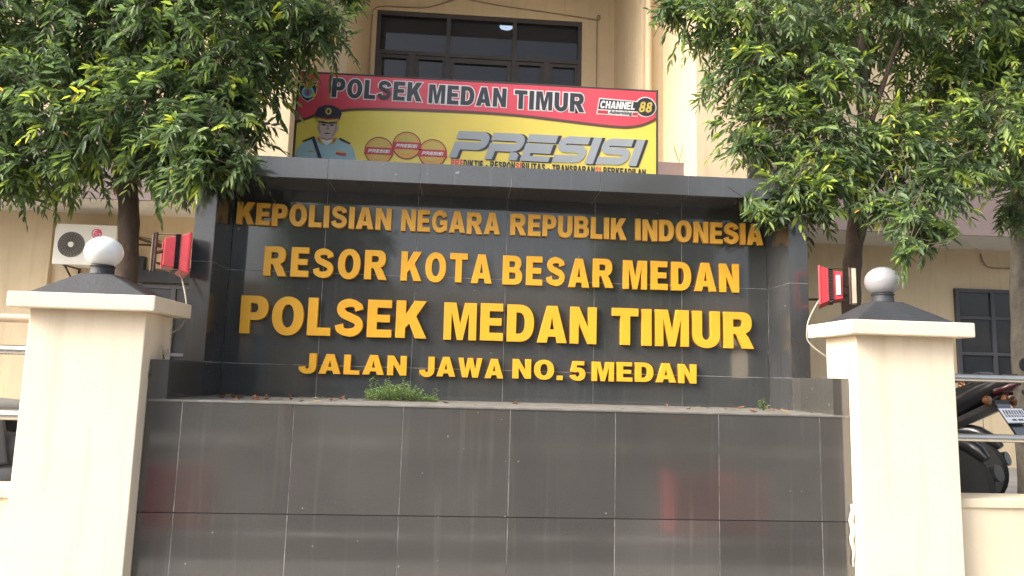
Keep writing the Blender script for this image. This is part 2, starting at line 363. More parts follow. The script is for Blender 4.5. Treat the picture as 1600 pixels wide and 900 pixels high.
G = {
 'I': (V, [[(0, 0), (V, 0), (V, 1), (0, 1)]]),
 'L': (.64, [[(0, 0), (.64, 0), (.64, .215), (V, .215), (V, 1), (0, 1)]]),
 'E': (.68, [[(0, 0), (.68, 0), (.68, .21), (V, .21), (V, .405), (.625, .405), (.625, .605), (V, .605), (V, .79), (.665, .79), (.665, 1), (0, 1)]]),
 'F': (.64, [[(0, 0), (V, 0), (V, .39), (.58, .39), (.58, .60), (V, .60), (V, .785), (.64, .785), (.64, 1), (0, 1)]]),
 'T': (.74, [[(.235, 0), (.505, 0), (.505, .785), (.74, .785), (.74, 1), (0, 1), (0, .785), (.235, .785)]]),
 'H': (.78, [[(0, 0), (V, 0), (V, .385), (.51, .385), (.51, 0), (.78, 0), (.78, 1), (.51, 1), (.51, .61), (V, .61), (V, 1), (0, 1)]]),
 'K': (.85, [[(0, 0), (V, 0), (V, .27), (.375, .385), (.545, 0), (.87, 0), (.565, .585), (.84, 1), (.50, 1), (V, .63), (V, 1), (0, 1)]]),
 'N': (.79, [[(0, 0), (.255, 0), (.255, .55), (.535, 0), (.79, 0), (.79, 1), (.535, 1), (.535, .45), (.255, 1), (0, 1)]]),
 'M': (.96, [[(0, 0), (.225, 0), (.225, .74), (.395, 0), (.565, 0), (.735, .74), (.735, 0), (.96, 0), (.96, 1), (.605, 1), (.48, .43), (.355, 1), (0, 1)]]),
 'W': (1.14, [[(.20, 0), (.46, 0), (.57, .54), (.68, 0), (.94, 0), (1.14, 1), (.89, 1), (.805, .42), (.69, 1), (.45, 1), (.335, .42), (.25, 1), (0, 1)]]),
 'A': (.86, [[(-.01, 0), (.275, 0), (.32, .165), (.54, .165), (.585, 0), (.87, 0), (.585, 1), (.275, 1)], [(.37, .36), (.49, .36), (.43, .70)]]),
 'O': (.86, [arc(.43, .5, .43, .515, 0, 360, 36, 2.15)[:-1], arc(.43, .5, .165, .305, 0, 360, 30, 2.1)[:-1]]),
 'D': (.80, [[(0, 0)] + bowl(.36, 0, 1, .44) + [(0, 1)], [(V, .215)] + bowl(.34, .215, .785, .19) + [(V, .785)]]),
 'P': (.75, [[(0, 0), (V, 0), (V, .355)] + bowl(.42, .355, 1, .33) + [(0, 1)], [(V, .56)] + bowl(.37, .56, .80, .11) + [(V, .80)]]),
 'R': (.86, [[(0, 0), (V, 0), (V, .395), (.315, .395), (.37, .35), (.55, 0), (.87, 0), (.70, .325), (.625, .41)] + arc(.53, .705, .28, .295, -65, 90, 14, 2.3) + [(0, 1)],
             [(V, .59)] + bowl(.43, .59, .80, .11) + [(V, .80)]]),
 'B': (.81, [[(0, 0)] + arc(.47, .285, .34, .285, -90, 52, 12, 2.3) + arc(.45, .745, .315, .255, -42, 90, 12, 2.3) + [(0, 1)],
             [(V, .195)] + bowl(.44, .195, .415, .10) + [(V, .415)], [(V, .60)] + bowl(.42, .60, .805, .09) + [(V, .805)]]),
 'U': (.79, [[(0, 1), (0, .385)] + arc(.395, .37, .395, .385, 180, 360, 20, 2.2) + [(.79, 1), (.52, 1), (.52, .36)] + arc(.395, .36, .125, .155, 360, 180, 12) + [(.27, 1)]]),
 'J': (.68, [[(.41, 1), (.68, 1), (.68, .36)] + arc(.34, .36, .34, .375, 0, -180, 20, 2.2) + [(.0, .31), (.245, .345)] + arc(.33, .33, .085, .12, 180, 360, 10) + [(.41, .36)]]),
 'S': (.78, [stroke(s_path, [.23] * 5 + [.20] * 5 + [.22] * (len(s_path) - 20) + [.20] * 5 + [.23] * 5)]),
 'G': (.86, [stroke(arc(.44, .5, .325, .40, 32, 318, 26, 2.2) + [(.735, .21), (.735, .45), (.45, .45)], [.24] * 8 + [.22] * 22)]),
 'C': (.83, [stroke(arc(.44, .5, .325, .40, 34, 326, 26, 2.2), .235)]),
 'V': (.86, [[(.285, 0), (.575, 0), (.87, 1), (.585, 1), (.43, .38), (.275, 1), (-.01, 1)]]),
 '5': (.74, [[(.15, 1), (.68, 1), (.68, .79), (.345, .79), (.325, .655)] + arc(.41, .33, .33, .345, 88, -90, 16, 2.2) + arc(.38, .31, .36, .325, -90, -172, 8, 2.1) + [(.285, .305)] + arc(.38, .32, .10, .13, 190, 450, 14)[::1] + [(.27, .415), (.045, .45)]]),
 '8': (.78, [arc(.39, .275, .38, .285, -200, 20, 20, 2.2) + [(.66, .53)] + arc(.39, .745, .335, .265, -20, 200, 18, 2.2) + [(.12, .53)], arc(.39, .275, .125, .105, 0, 360, 16)[:-1], arc(.39, .735, .105, .09, 0, 360, 16)[:-1]]),
 '.': (.25, [[(0, 0), (.25, 0), (.25, .23), (0, .23)]]),
 '-': (.36, [[(0, .28), (.36, .28), (.36, .48), (0, .48)]]),
 ' ': (.34, []),
}
# squared italic alphabet for the slogan on the banner
G2 = {
 'P': (1.22, [stroke([(0, .845)] + arc(.86, .65, .24, .195, 90, -90, 12, 2.4) + [(.155, .455), (.155, 0)], .29)]),
 'R': (1.25, [stroke([(0, .845)] + arc(.88, .65, .24, .195, 90, -90, 12, 2.4) + [(.155, .455), (.155, 0)], .29),
              [(.90, 0), (1.22, 0), (1.22, .20), (1.10, .297), (.88, .297)]]),
 'E': (1.12, [[(.0, .71), (1.1, .71), (1.1, 1), (0, 1)], [(0, 0), (1.08, 0), (1.08, .2), (.30, .2), (.30, .30), (1.04, .30), (1.04, .65), (0, .65)]]),
 'S': (1.15, [stroke([(1.12, .855), (.40, .855)] + arc(.36, .69, .22, .165, 95, 270, 10, 2.3) + arc(.80, .34, .22, .185, 90, -90, 10, 2.3) + [(0, .145)], .28)]),
 'I': (.33, [[(0, 0), (.32, 0), (.32, 1), (0, 1)]]),
}
_cur = {}
def glyph_mesh(polys, depth, bevel=0.0, offset=0.0):
    """outline -> solid; built flat in x,z, front at y=0 facing -Y, depth behind"""
    cu = bpy.data.curves.new('glyph', 'CURVE'); cu.dimensions = '2D'; cu.fill_mode = 'BOTH'
    cu.extrude = depth / 2 - bevel; cu.bevel_depth = bevel; cu.bevel_resolution = 1; cu.offset = offset - bevel
    for p in polys:
        sp = cu.splines.new('POLY'); sp.points.add(len(p) - 1)
        for k, (x, z) in enumerate(p): sp.points[k].co = (x, z, 0, 1)
        sp.use_cyclic_u = True
    o = bpy.data.objects.new('glyph', cu); C.objects.link(o)
    dg = bpy.context.evaluated_depsgraph_get(); dg.update()
    me = bpy.data.meshes.new_from_object(o.evaluated_get(dg))
    bpy.data.objects.remove(o); bpy.data.curves.remove(cu)
    vs = [(v.co.x, -v.co.z + depth / 2, v.co.y) for v in me.vertices]; fs = [tuple(p.vertices) for p in me.polygons]
    bpy.data.meshes.remove(me)
    return vs, fs
def layout(word, x0, x1, sp=.09, font=G):
    adv = sum(font[c][0] for c in word) + sp * (len(word) - 1); sx = (x1 - x0) / adv; x = x0; out = []
    for c in word:
        out.append((c, x, sx)); x += (font[c][0] + sp) * sx
    return out
def word_mb(mb, word, x0, x1, z0, h, y, depth=.002, sp=.09, m=0, shear=0, font=G, offset=0, dz=0, slope=0):
    for c, x, sx in layout(word, x0, x1, sp, font):
        if not font[c][1]: continue
        zz = z0 + slope * (x - x0)
        for grp in ([font[c][1]] if font is G else [[q] for q in font[c][1]]):
            polys = [[(px * sx + shear * pz * h, pz * h) for px, pz in p] for p in grp]
            vs, fs = glyph_mesh(polys, depth, 0, offset)
            mb.add([(vx + x, vy + y, vz + zz) for vx, vy, vz in vs], fs, m)
    return mb

# ------------------------------------------------------------------ the sign wall
XW, XI, XO = 1.99, 1.888, 2.018
YP, YB = .52, .86
ZT, ZB = 1.418, 1.555
sw = thing('sign_wall', 'black granite tiled sign wall with raised golden lettering between the two cream gate pillars', 'sign', (0, .4, ROAD))
ROWS = [ROAD - .02 - 0, -1.2, -.6, 0]
COLS = [-XW] + [round(-1.8 + .6 * k, 3) for k in range(7)] + [XW - .005]
b = MB(); b.box(-XW + .002, XW - .007, .002, 1.1, ROAD, -.012, 1)
clad(b, (0, .002, 0), (1, 0, 0), (0, 0, 1), COLS, [ROAD, -1.2, -.6, 0], .0055)
for x0 in COLS[:-1]:
    pass
b.box(-XW, XW - .005, .0008, .003, -.6035, -.5965, 2)
obj('plinth', b, [m_gran, m_grout, m_crack], sw)
b = MB(); b.box(-XW - .0, XW - .006, -.004, YB + .05, -.012, 0)
obj('ledge', b, m_ledge, sw, bevel=.003)
b = MB(); b.box(-XI + .002, XI - .002, YB + .002, 1.14, 0, ZT + .02, 1)
PX = [-XI, -1.259, -.629, 0, .629, 1.259, XI]; PZ = [.0, .215, .847, ZT + .02]
clad(b, (0, YB + .002, 0), (1, 0, 0), (0, 0, 1), PX, PZ, .0045)
obj('back_panel', b, [m_gran2, m_grout], sw)
for s in (-1, 1):
    # pilaster: front, inner side and outer side tiled
    x0, x1 = sorted((s * XI, s * XO))
    b = MB(); b.box(x0 + .002, x1 - .002, YP + .002, 1.14, .0, ZT, 1)
    clad(b, (0, YP + .002, 0), (1, 0, 0), (0, 0, 1), [x0, x1], PZ[:3] + [ZT], .004)
    if s < 0: clad(b, (x1 - .002, 0, 0), (0, 1, 0), (0, 0, 1), [YP, .665, YB - .002], PZ[:3] + [ZT], .004); clad(b, (x0 + .002, 0, 0), (0, -1, 0), (0, 0, 1), [-1.14, -YP], PZ[:3] + [ZT], .004)
    else: clad(b, (x0 + .002, 0, 0), (0, -1, 0), (0, 0, 1), [-YB + .002, -.665, -YP], PZ[:3] + [ZT], .004); clad(b, (x1 - .002, 0, 0), (0, 1, 0), (0, 0, 1), [YP, 1.14], PZ[:3] + [ZT], .004)
    obj('pilaster', b, [m_gran4, m_grout], sw)
    # low wing block in front of it
    x0, x1 = sorted((s * XI, s * (XW - (0 if s < 0 else .006))))
    b = MB(); b.box(x0 + .002, x1 - .001, .002, YP - .001, 0.001, .213, 1)
    clad(b, (0, .002, 0), (1, 0, 0), (0, 0, 1), [x0, x1], [0.002, .215], .003)
    if s < 0: clad(b, (x1 - .002, 0, 0), (0, 1, 0), (0, 0, 1), [0, YP - .001], [0.002, .215], .003)
    else: clad(b, (x0 + .002, 0, 0), (0, -1, 0), (0, 0, 1), [-YP + .001, 0], [0.002, .215], .003)
    clad(b, (0, 0, .213), (1, 0, 0), (0, 1, 0), [x0, x1], [0, YP - .001], .003)
    obj('wing_block', b, [m_gran, m_grout], sw)
b = MB(); b.box(-XO + .002, XO - .002, YP + .002, 1.16, ZT + .002, ZB - .002, 1)
LX = [-XO] + [round(-1.8 + .6 * k, 3) for k in range(7)] + [XO]
clad(b, (0, YP + .002, 0), (1, 0, 0), (0, 0, 1), LX, [ZT, ZB], .004)
clad(b, (0, 0, ZB - .002), (1, 0, 0), (0, 1, 0), LX, [YP, 1.16], .004)
clad(b, (0, 0, ZT + .002), (1, 0, 0), (0, -1, 0), [-XI] + LX[1:-1] + [XI], [-YB + .003, -YP], .004)
b.box(-XO, -XO + .003, YP + .003, 1.16, ZT, ZB - .003); b.box(XO - .003, XO, YP + .003, 1.16, ZT, ZB - .003)
obj('lintel', b, [m_gran3, m_grout], sw)
# broken tile edge with bare mortar at the right foot of the plinth
b = MB(); pts = []
for k in range(12):
    z = -.50 - k * .031; pts.append((1.972 + .006 * math.sin(k * 1.7), -.006 - .006 * random.random(), z))
b.tube(pts, [.004 + .011 * math.sin(math.pi * min(1, k / 11 + .12)) ** .7 for k in range(12)], 8)
obj('mortar_patch', b, m_mortar, sw, smooth=True)
# raised letters, each a piece of its own
LINES = [
 (1.160, .155, m_let_a, .10, [('KEPOLISIAN', -1.86, -.808), ('NEGARA', -.74, -.052), ('REPUBLIK', .022, .849), ('INDONESIA', .917, 1.848)]),
 (.810, .205, m_let_b, .16, [('RESOR', -1.655, -.823), ('KOTA', -.727, -.099), ('BESAR', -.022, .758), ('MEDAN', .83, 1.667)]),
 (.413, .257, m_let_b, .11, [('POLSEK', -1.785, -.537), ('MEDAN', -.417, .643), ('TIMUR', .755, 1.766)]),
 (.161, .133, m_let_b, .13, [('JALAN', -1.376, -.657), ('JAWA', -.57, .001), ('NO.', .066, .412), ('5', .458, .569), ('MEDAN', .616, 1.352)]),
]
for z0, h, m, sp, words in LINES:
    for word, x0, x1 in words:
        for c, x, sx in layout(word, x0, x1, sp):
            polys = [[(px * sx, pz * h) for px, pz in p] for p in G[c][1]]
            vs, fs = glyph_mesh(polys, .030, .0014)
            a = random.gauss(0, .004); jz = random.gauss(0, .0012)
            mb = MB(); mb.add([(x + vx * math.cos(a) - vz * math.sin(a), .8285 + vy, z0 + jz + vz * math.cos(a) + vx * math.sin(a)) for vx, vy, vz in vs], fs)
            obj('letter', mb, m, sw)

# ------------------------------------------------------------------ gate pillars and globe lamps
def pillar(x0, x1, label, glabel, gx, gmat):
    t = thing('gate_pillar', label, 'pillar', ((x0 + x1) / 2, .08, ROAD), group='cream gate pillars')
    b = MB(); b.box(x0, x1, -.09, .25, ROAD, .467); obj('shaft', b, m_pillar, t, bevel=.006)
    b = MB(); b.box(x0 - .075, x1 + .075, -.175, .335, .467, .550); obj('coping', b, m_pillar, t, bevel=.008)
    cx = gx; b = MB()
    px0, px1, py0, py1 = x0 - .012, x1 + .012, -.12, .28
    b.frustum([(px0, py0, .5505), (px1, py0, .5505), (px1, py1, .5505), (px0, py1, .5505)],
              [(cx - .085, .02, .682), (cx + .085, .02, .682), (cx + .085, .15, .682), (cx - .085, .15, .682)])
    obj('pyramid_roof', b, m_black, t, bevel=.008)
    g = thing('globe_lamp', glabel, 'lamp', (cx, .085, .682), group='globe lamps on the gate pillars')
    b = MB(); b.lathe([(.064, .678), (.066, .684), (.062, .690), (.060, .722), (.066, .728), (.062, .734)], (cx, .085, 0), n=28); obj('collar', b, m_black, g, smooth=True)
    b = MB(); R = .1; b.lathe([(R * math.sin(math.radians(a)) * 1.0, .812 - R * .9 * math.cos(math.radians(a))) for a in range(34, 180, 6)] + [(.001, .902)], (cx, .085, 0), n=40)
    obj('globe', b, gmat, g, smooth=True)
    return t
pillar(-2.60, -1.994, 'cream rendered gate pillar left of the sign wall, its front bleached by the light', 'milky white globe lamp on the left pillar roof in front of the air conditioner', -2.335, m_opal)
pillar(1.986, 2.575, 'cream rendered gate pillar right of the sign wall, shaded by leaves', 'greyish globe lamp on the right pillar roof half hidden under hanging leaves', 2.265, m_opal2)

# ------------------------------------------------------------------ red floodlights (facing the sign from both ends)
def floodlight(s, x0, zc, label, cable):
    t = thing('floodlight', label, 'floodlight', (s * x0, .45, zc), group='red floodlights beside the sign wall')
    X = lambda d: s * (x0 + d)
    Y0 = .45; px_, ang = s * (x0 + .09), -s * math.radians(27); ca_, sa_ = math.cos(ang), math.sin(ang)
    def spin(b):
        b.v = [(px_ + (x - px_) * ca_ - (y - Y0) * sa_, Y0 + (x - px_) * sa_ + (y - Y0) * ca_, z) for x, y, z in b.v]; return b
    def rect(d, hy, hz, dz=0): return [(X(d), Y0 - hy, zc - hz + dz), (X(d), Y0 + hy, zc - hz + dz), (X(d), Y0 + hy, zc + hz + dz), (X(d), Y0 - hy, zc + hz + dz)]
    b = MB(); b.frustum(rect(0, .15, .128), rect(.014, .15, .128)); b.frustum(rect(.0145, .146, .124), rect(.062, .125, .104)); b.frustum(rect(.085, .115, .098), rect(.145, .1, .085)); 
    hb = obj('housing', spin(b), m_red, t, bevel=.003)
    b = MB()
    for k in range(15):
        z = zc - .105 + k * .015; b.box(min(X(.058), X(.088)), max(X(.058), X(.088)), Y0 - .128, Y0 + .128, z, z + .006)
    b.frustum(rect(.0625, .112, .09), rect(.0845, .112, .09))
    obj('cooling_fins', spin(b), m_fin, t)
    b = MB(); a, c = sorted((X(.104), X(.132))); b.box(a, c, Y0 - .116, Y0 - .098, zc - .065, zc + .065); 
    if s > 0: obj('side_label', spin(b), m_label, t, bevel=.002)
    b = MB(); a, c = sorted((X(-.003), X(0.0005))); b.box(a, c, Y0 - .12, Y0 + .12, zc - .1, zc + .1); obj('glass', spin(b), m_dpane, t)
    b = MB(); b.tube([(X(.07), Y0 - .13, zc + .11), (X(.185), Y0 - .03, zc + .112)], .004, 6); b.tube([(X(.07), Y0 - .13, zc - .11), (X(.185), Y0 - .03, zc - .105)], .004, 6)
    b.tube([(X(.14), Y0 - .05, zc + .01), (X(.2), Y0 - .04, zc - .01)], .011, 8); b.tube([(X(.19), Y0 - .05, zc + .12), (X(.19), Y0 - .05, zc - .12)], .010, 8)
    obj('bracket', spin(b), m_rust, t)
    b = MB(); a, c = sorted((X(.198), X(.226 if s > 0 else .208))); b.box(a, c, Y0 - .055, Y0 + .05, zc - .115, zc + .115); obj('mounting_plate', spin(b), m_steelplate if s > 0 else m_rust, t, bevel=.002)
    b = MB(); b.tube([(s * (XO - .002), .75, zc - .06), (X(.03), .72, zc - .055), (X(.19), .70, zc - .05), (X(.21), .50, zc - .045)], .008, 8); obj('support_arm', b, m_rust, t)
    b = MB(); b.tube(spl3(cable), .0055, 6); obj('cable', b, m_cable, t, smooth=True)
def spl3(pts, n=6):
    out = []
    for i in range(len(pts) - 1):
        p0, p1, p2, p3 = pts[max(i - 1, 0)], pts[i], pts[i + 1], pts[min(i + 2, len(pts) - 1)]
        for k in range(n):
            t = k / n
            out.append(tuple(.5 * (2 * p1[c] + (p2[c] - p0[c]) * t + (2 * p0[c] - 5 * p1[c] + 4 * p2[c] - p3[c]) * t * t + (3 * p1[c] - p0[c] - 3 * p2[c] + p3[c]) * t ** 3) for c in (0, 1, 2)))
    return out + [pts[-1]]
floodlight(-1, 2.018, .872, 'red floodlight with black fins at the left end of the sign wall', [(-2.035, .42, .75), (-1.975, .36, .62), (-1.95, .34, .52), (-1.955, .34, .46), (-1.99, .33, .40), (-2.06, .28, .352)])
floodlight(1, 2.062, .818, 'red floodlight with pale side label at the right end of the sign wall', [(2.064, .42, .75), (2.0, .37, .70), (1.94, .36, .60), (1.915, .345, .53), (1.925, .345, .44), (2.03, .30, .34)])

# ------------------------------------------------------------------ fences with rails
def fence(x0, x1, ztop, rails, label):
    t = thing('railing_fence', label, 'fence', ((x0 + x1) / 2, .08, ROAD))
    b = MB(); b.box(x0, x1, -.02, .18, ROAD, ztop - .05); b.box(x0, x1, -.035, .195, ztop - .05, ztop); obj('low_wall', b, m_fwall, t, bevel=.005)
    for z, r, m in rails:
        b = MB(); b.tube([(x0, .08, z), (x1, .08, z + .002)], r, 14); obj('rail', b, m, t, smooth=True)
    for px in ((x0 + .9, x0 + 2.6, x0 + 4.3) if x0 > 0 else (x1 - .9, x1 - 2.6, x1 - 4.3)):
        b = MB(); b.tube([(px, .08, ztop), (px, .08, rails[0][0] - rails[0][1])], .022, 12); obj('post', b, m_inox, t, smooth=True)
fence(2.575, 8.5, -.455, [(.240, .024, m_inox), (-.116, .024, m_inox)], 'low cream wall with two stainless rails right of the right pillar')
fence(-8.5, -2.60, -.480, [(.245, .027, m_inox), (-.110, .030, m_inox), (.42, .024, m_pole)], 'low cream wall with steel rails and a brown top rail left of the left pillar')

# ------------------------------------------------------------------ police station behind
FY = 6.0
ps = thing('police_station', 'cream two storey building with brown fascia and dark windows behind the sign wall', 'building', (0, 8, YARD))
b = MB()
b.box(-13, 13, FY, FY + .3, YARD, 2.3)
b.box(-13, -2.13, FY, 8.3, 3.1, 8.295); b.box(2.27, 13, FY, 8.3, 3.1, 8.295); b.box(-2.13, 2.27, FY, 8.3, 7.6, 8.295)
b.box(-2.13, -2.02, 8.0, 8.3, 3.1, 7.6); b.box(1.68, 2.27, 8.0, 8.3, 3.1, 7.6); b.box(-2.02, 1.68, 8.0, 8.3, 6.63, 7.6)
b.box(-13, 13, FY + .3, 12, 2.9, 3.09)
obj('wall', b, m_wall, ps)
b = MB(); b.box(-13, 13, 5.0, FY + .001, 2.302, 3.1); obj('fascia', b, m_fascia, ps, bevel=.01)
b = MB(); b.box(-13, 13, 5.02, FY - .001, 2.28, 2.301); b.box(-13, 13, 4.985, 5.02, 2.265, 2.32, 1); obj('soffit', b, [m_soffit, m_fascia], ps)
for x0, x1 in ((2.6, 3.27), (-3.15, -2.5)):
    b = MB(); b.box(x0, x1, 4.5, 6.05, YARD, 8.29); obj('pier', b, m_wall, ps, bevel=.01)
for x0, x1 in ((-6.35, -5.98), (-9.9, -9.4)):
    b = MB(); b.box(x0, x1, FY - .06, FY + .01, YARD, 2.279); obj('wall_strip', b, m_wall, ps, bevel=.006)
b = MB(); b.box(-13.5, 13.5, 4.0, 8.2, 8.3, 8.5); obj('added_shade_eave', b, m_soffit, ps)  # unseen overhang, added to keep sun off the upper front wall
b = MB(); b.tube([(2.36, 5.93, 3.1), (2.36, 5.93, 8.29)], .05, 12); obj('drainpipe', b, m_wall, ps, smooth=True)
# recessed balcony window: three transoms over sashes and a door
wf = MB(); W0, W1, WT, WB = -2.02, 1.68, 6.63, 3.1
fr = lambda x0, x1, z0, z1, d=0: wf.box(x0, x1, 8.02 - d, 8.12, z0, z1)
fr(W0, W0 + .07, WB, WT); fr(W1 - .07, W1, WB, WT); fr(W0 + .07, W1 - .07, WT - .08, WT)
TR = 5.86
for xm in (-.74, .45): fr(xm - .035, xm + .035, WB, WT - .08, .004)
for a, c in ((W0 + .07, -.775), (-.705, .415), (.485, W1 - .07)): fr(a, c, TR - .035, TR + .035)
for a, c in ((W0 + .07, -.775), (.485, W1 - .07)):
    mid = (a + c) / 2; fr(mid - .06, mid + .06, WB, TR - .035)
    for e0, e1 in ((a, mid - .06), (mid + .06, c)):
        fr(e0, e0 + .05, WB, TR - .035, -.02); fr(e1 - .05, e1, WB, TR - .035, -.02); fr(e0 + .05, e1 - .05, TR - .10, TR - .035, -.02)
fr(-.705, -.62, WB, TR - .035, -.02); fr(.33, .415, WB, TR - .035, -.02); fr(-.62, .33, TR - .13, TR - .035, -.02)
win = obj('window', wf, m_wframe, ps)
b = MB(); b.box(W0 + .05, W1 - .05, 8.085, 8.093, WB, WT - .05); obj('pane', b, m_glass, win)
b = MB(); b.box(-3.4, 3, 11.5, 11.6, 3.1, 7.2); b.box(-3.4, -3.3, 8.3, 11.5, 3.1, 7.2); b.box(2.9, 3, 8.3, 11.5, 3.1, 7.2); b.box(-3.3, 2.9, 8.3, 11.5, 7.1, 7.2); obj('room', b, m_room, ps)
b = MB(); b.lathe([(.10, 6.90), (.13, 6.91), (.13, 6.98), (.09, 7.1)], (.34, 8.9, 0), n=24); obj('ceiling_lamp', b, m_lamp, ps, smooth=True)
# lower right window
def dark_window(x0, x1, z0, z1, xs, zs, name='window'):
    f = MB(); t = .055
    f.box(x0, x0 + t, FY - .05, FY + .02, z0, z1); f.box(x1 - t, x1, FY - .05, FY + .02, z0, z1)
    f.box(x0 + t, x1 - t, FY - .05, FY + .02, z1 - t, z1); f.box(x0 + t, x1 - t, FY - .05, FY + .02, z0, z0 + t)
    for x in xs: f.box(x - .03, x + .03, FY - .046, FY + .02, z0 + t, z1 - t)
    for z in zs: f.box(x0 + t, x1 - t, FY - .042, FY + .02, z - .022, z + .022)
    o = obj(name, f, m_gframe, ps, bevel=.003)
    p = MB(); p.box(x0 + .02, x1 - .02, FY - .018, FY + .001, z0 + .02, z1 - .02); obj('pane', p, m_dpane, o)
dark_window(7.04, 9.4, .14, 1.67, (7.62, 8.22, 8.82), (1.235, .70))
dark_window(-4.79, -3.2, -.9, 1.31, (-4.30, -3.75), (.35,), 'window')
b = MB(); b.box(-4.93, -3.2, 5.9, 6.02, 1.33, 1.505); b.box(-4.93, -4.71, 5.9, 6.02, 1.506, 1.69); obj('door_board', b, m_black, ps, bevel=.004)
# surface wiring
b = MB(); b.tube(spl3([(-2.10, 7.985, 5.2), (-2.10, 7.985, 6.35), (-2.03, 7.985, 6.66), (-1.5, 7.985, 6.70), (-1.1, 7.985, 6.73), (-.54, 7.985, 6.95)]), .012, 6)
b.tube(spl3([(-.54, 7.985, 6.94), (.2, 7.985, 6.84), (1.1, 7.985, 6.76), (1.94, 7.985, 6.68), (1.945, 7.985, 6.66), (1.95, 7.985, 5.2)]), .010, 6)
obj('wiring', b, m_cabled, ps)
b = MB(); b.tube(spl3([(7.49, 5.98, 2.22), (7.53, 5.98, 2.09), (7.64, 5.98, 2.01), (8.05, 5.98, 2.01), (9.2, 5.98, 2.03)]), .012, 6); obj('wiring', b, m_cabled, ps); b = MB(); b.tube([(-4.9, 5.95, 1.98), (-4.6, 5.93, 1.93), (-4.3, 5.95, 1.86), (-3.9, 5.95, 1.83)], .012, 6); obj('wiring', b, m_cabled, ps)

# air conditioner
ac = thing('air_conditioner', 'white outdoor air conditioner unit with round grille on the cream wall at left', 'air conditioner', (-5.35, 5.75, 1.5))
AX0, AX1, AZ0, AZ1, AY = -5.755, -4.96, 1.495, 2.045, 5.60
b = MB(); b.box(AX0, AX1, AY, AY + .28, AZ0, AZ1); obj('casing', b, m_acw, ac, bevel=.012)
b = MB(); b.lathe([(.172, AY + .004), (.172, AY - .006), (.164, AY - .010), (.163, AY - .002), (.001, AY - .002)], (-5.53, 0, 1.765), 'y', 40)
for k in range(20):
    a = 2 * math.pi * k / 20; b.tube([(-5.53 + .045 * math.cos(a), AY - .006, 1.765 + .045 * math.sin(a)), (-5.53 + .164 * math.cos(a + .25), AY - .006, 1.765 + .164 * math.sin(a + .25))], .0028, 5, 1)
for r in (.075, .105, .135):
    b.tube([(-5.53 + r * math.cos(k * math.pi / 18), AY - .007, 1.765 + r * math.sin(k * math.pi / 18)) for k in range(37)], .0022, 5, 1)
fg = obj('fan_grille', b, [m_acg, m_rust], ac, smooth=True)
b = MB(); b.lathe([(.001, AY - .016), (.036, AY - .014), (.038, AY - .004)], (-5.53, 0, 1.765), 'y', 24); obj('hub', b, m_acw, fg, smooth=True)
b = MB(); b.lathe([(.001, AY - .004), (.066, AY - .004), (.066, AY + .002)], (-5.215, 0, 1.925), 'y', 32)
b.tube([(-5.215 + .045 * math.cos(math.radians(a)), AY - .006, 1.925 + .045 * math.sin(math.radians(a))) for a in range(80, 361, 14)], .004, 5, 1)
b.tube([(-5.17, AY - .006, 1.925), (-5.20, AY - .006, 1.925)], .004, 5, 1); b.tube([(-5.222, AY - .006, 1.945), (-5.222, AY - .006, 1.905), (-5.205, AY - .006, 1.905)], .004, 5, 1)
b.lathe([(.001, AY - .006), (.007, AY - .006), (.007, AY - .003)], (-5.24, 0, 1.94), 'y', 10, 1)
obj('badge', b, [m_pink, m_white], ac)
for x in (-5.6, -5.1):
    b = MB()
    b.frustum([(x - .02, AY + .02, 1.48), (x + .02, AY + .02, 1.48), (x + .02, AY + .4, 1.48), (x - .02, AY + .4, 1.48)], [(x - .02, AY + .02, 1.494), (x + .02, AY + .02, 1.494), (x + .02, AY + .4, 1.494), (x - .02, AY + .4, 1.494)])
    b.tube([(x, AY + .04, 1.48), (x, FY - .01, 1.2)], .014, 6); b.tube([(x, FY - .012, 1.48), (x, FY - .012, 1.15)], .014, 6)
    obj('wall_bracket', b, m_rust, ac)
b = MB(); b.tube(spl3([(-4.96, 5.75, 1.93), (-4.85, 5.78, 1.95), (-4.7, 5.85, 1.90), (-4.5, 5.97, 1.86)]), .018, 8); b.tube(spl3([(-4.96, 5.75, 1.83), (-4.86, 5.8, 1.82), (-4.72, 5.9, 1.85), (-4.5, 5.97, 1.84)]), .014, 8); obj('pipe', b, m_rust, ac, smooth=True)

# ------------------------------------------------------------------ printed banner behind the lintel
bn = thing('banner', 'red and yellow printed police banner rising behind the black sign wall', 'banner', (-.2, 1.85, YARD))
BY = 1.80; BX0, BX1, BZ0, BZ1 = -1.745, 1.335, 1.86, 2.69
b = MB(); b.box(BX0 + .004, BX1 - .004, BY, BY + .012, BZ0 + .004, BZ1 - .004); obj('panel', b, m_byel, bn)
b = MB(); t = .012
b.box(BX0 - t, BX0, BY - .012, BY + .035, BZ0 - t, BZ1 + t); b.box(BX1, BX1 + t, BY - .012, BY + .035, BZ0 - t, BZ1 + t); b.box(BX0, BX1, BY - .002, BY + .035, BZ1, BZ1 + t); b.box(BX0, BX1, BY - .012, BY + .035, BZ0 - t, BZ0)
for x in (-1.4, -.2, 1.0): b.box(x - .02, x + .02, BY + .036, BY + .075, YARD, BZ1)
obj('frame', b, m_bframe, bn)
curve = spl([(-1.741, 2.262), (-1.65, 2.30), (-1.55, 2.342), (-1.40, 2.375), (-1.20, 2.402), (-.80, 2.417), (-.26, 2.424), (.15, 2.415), (.57, 2.386), (.85, 2.366), (1.0, 2.360), (1.10, 2.365), (1.22, 2.393), (1.331, 2.45)], 5)
b = MB(); b.poly([(x, z) for x, z in curve] + [(1.331, BZ1 - .004), (BX0 + .004, BZ1 - .004)], BY - .002, .0018)
obj('red_field', b, m_bred, bn)
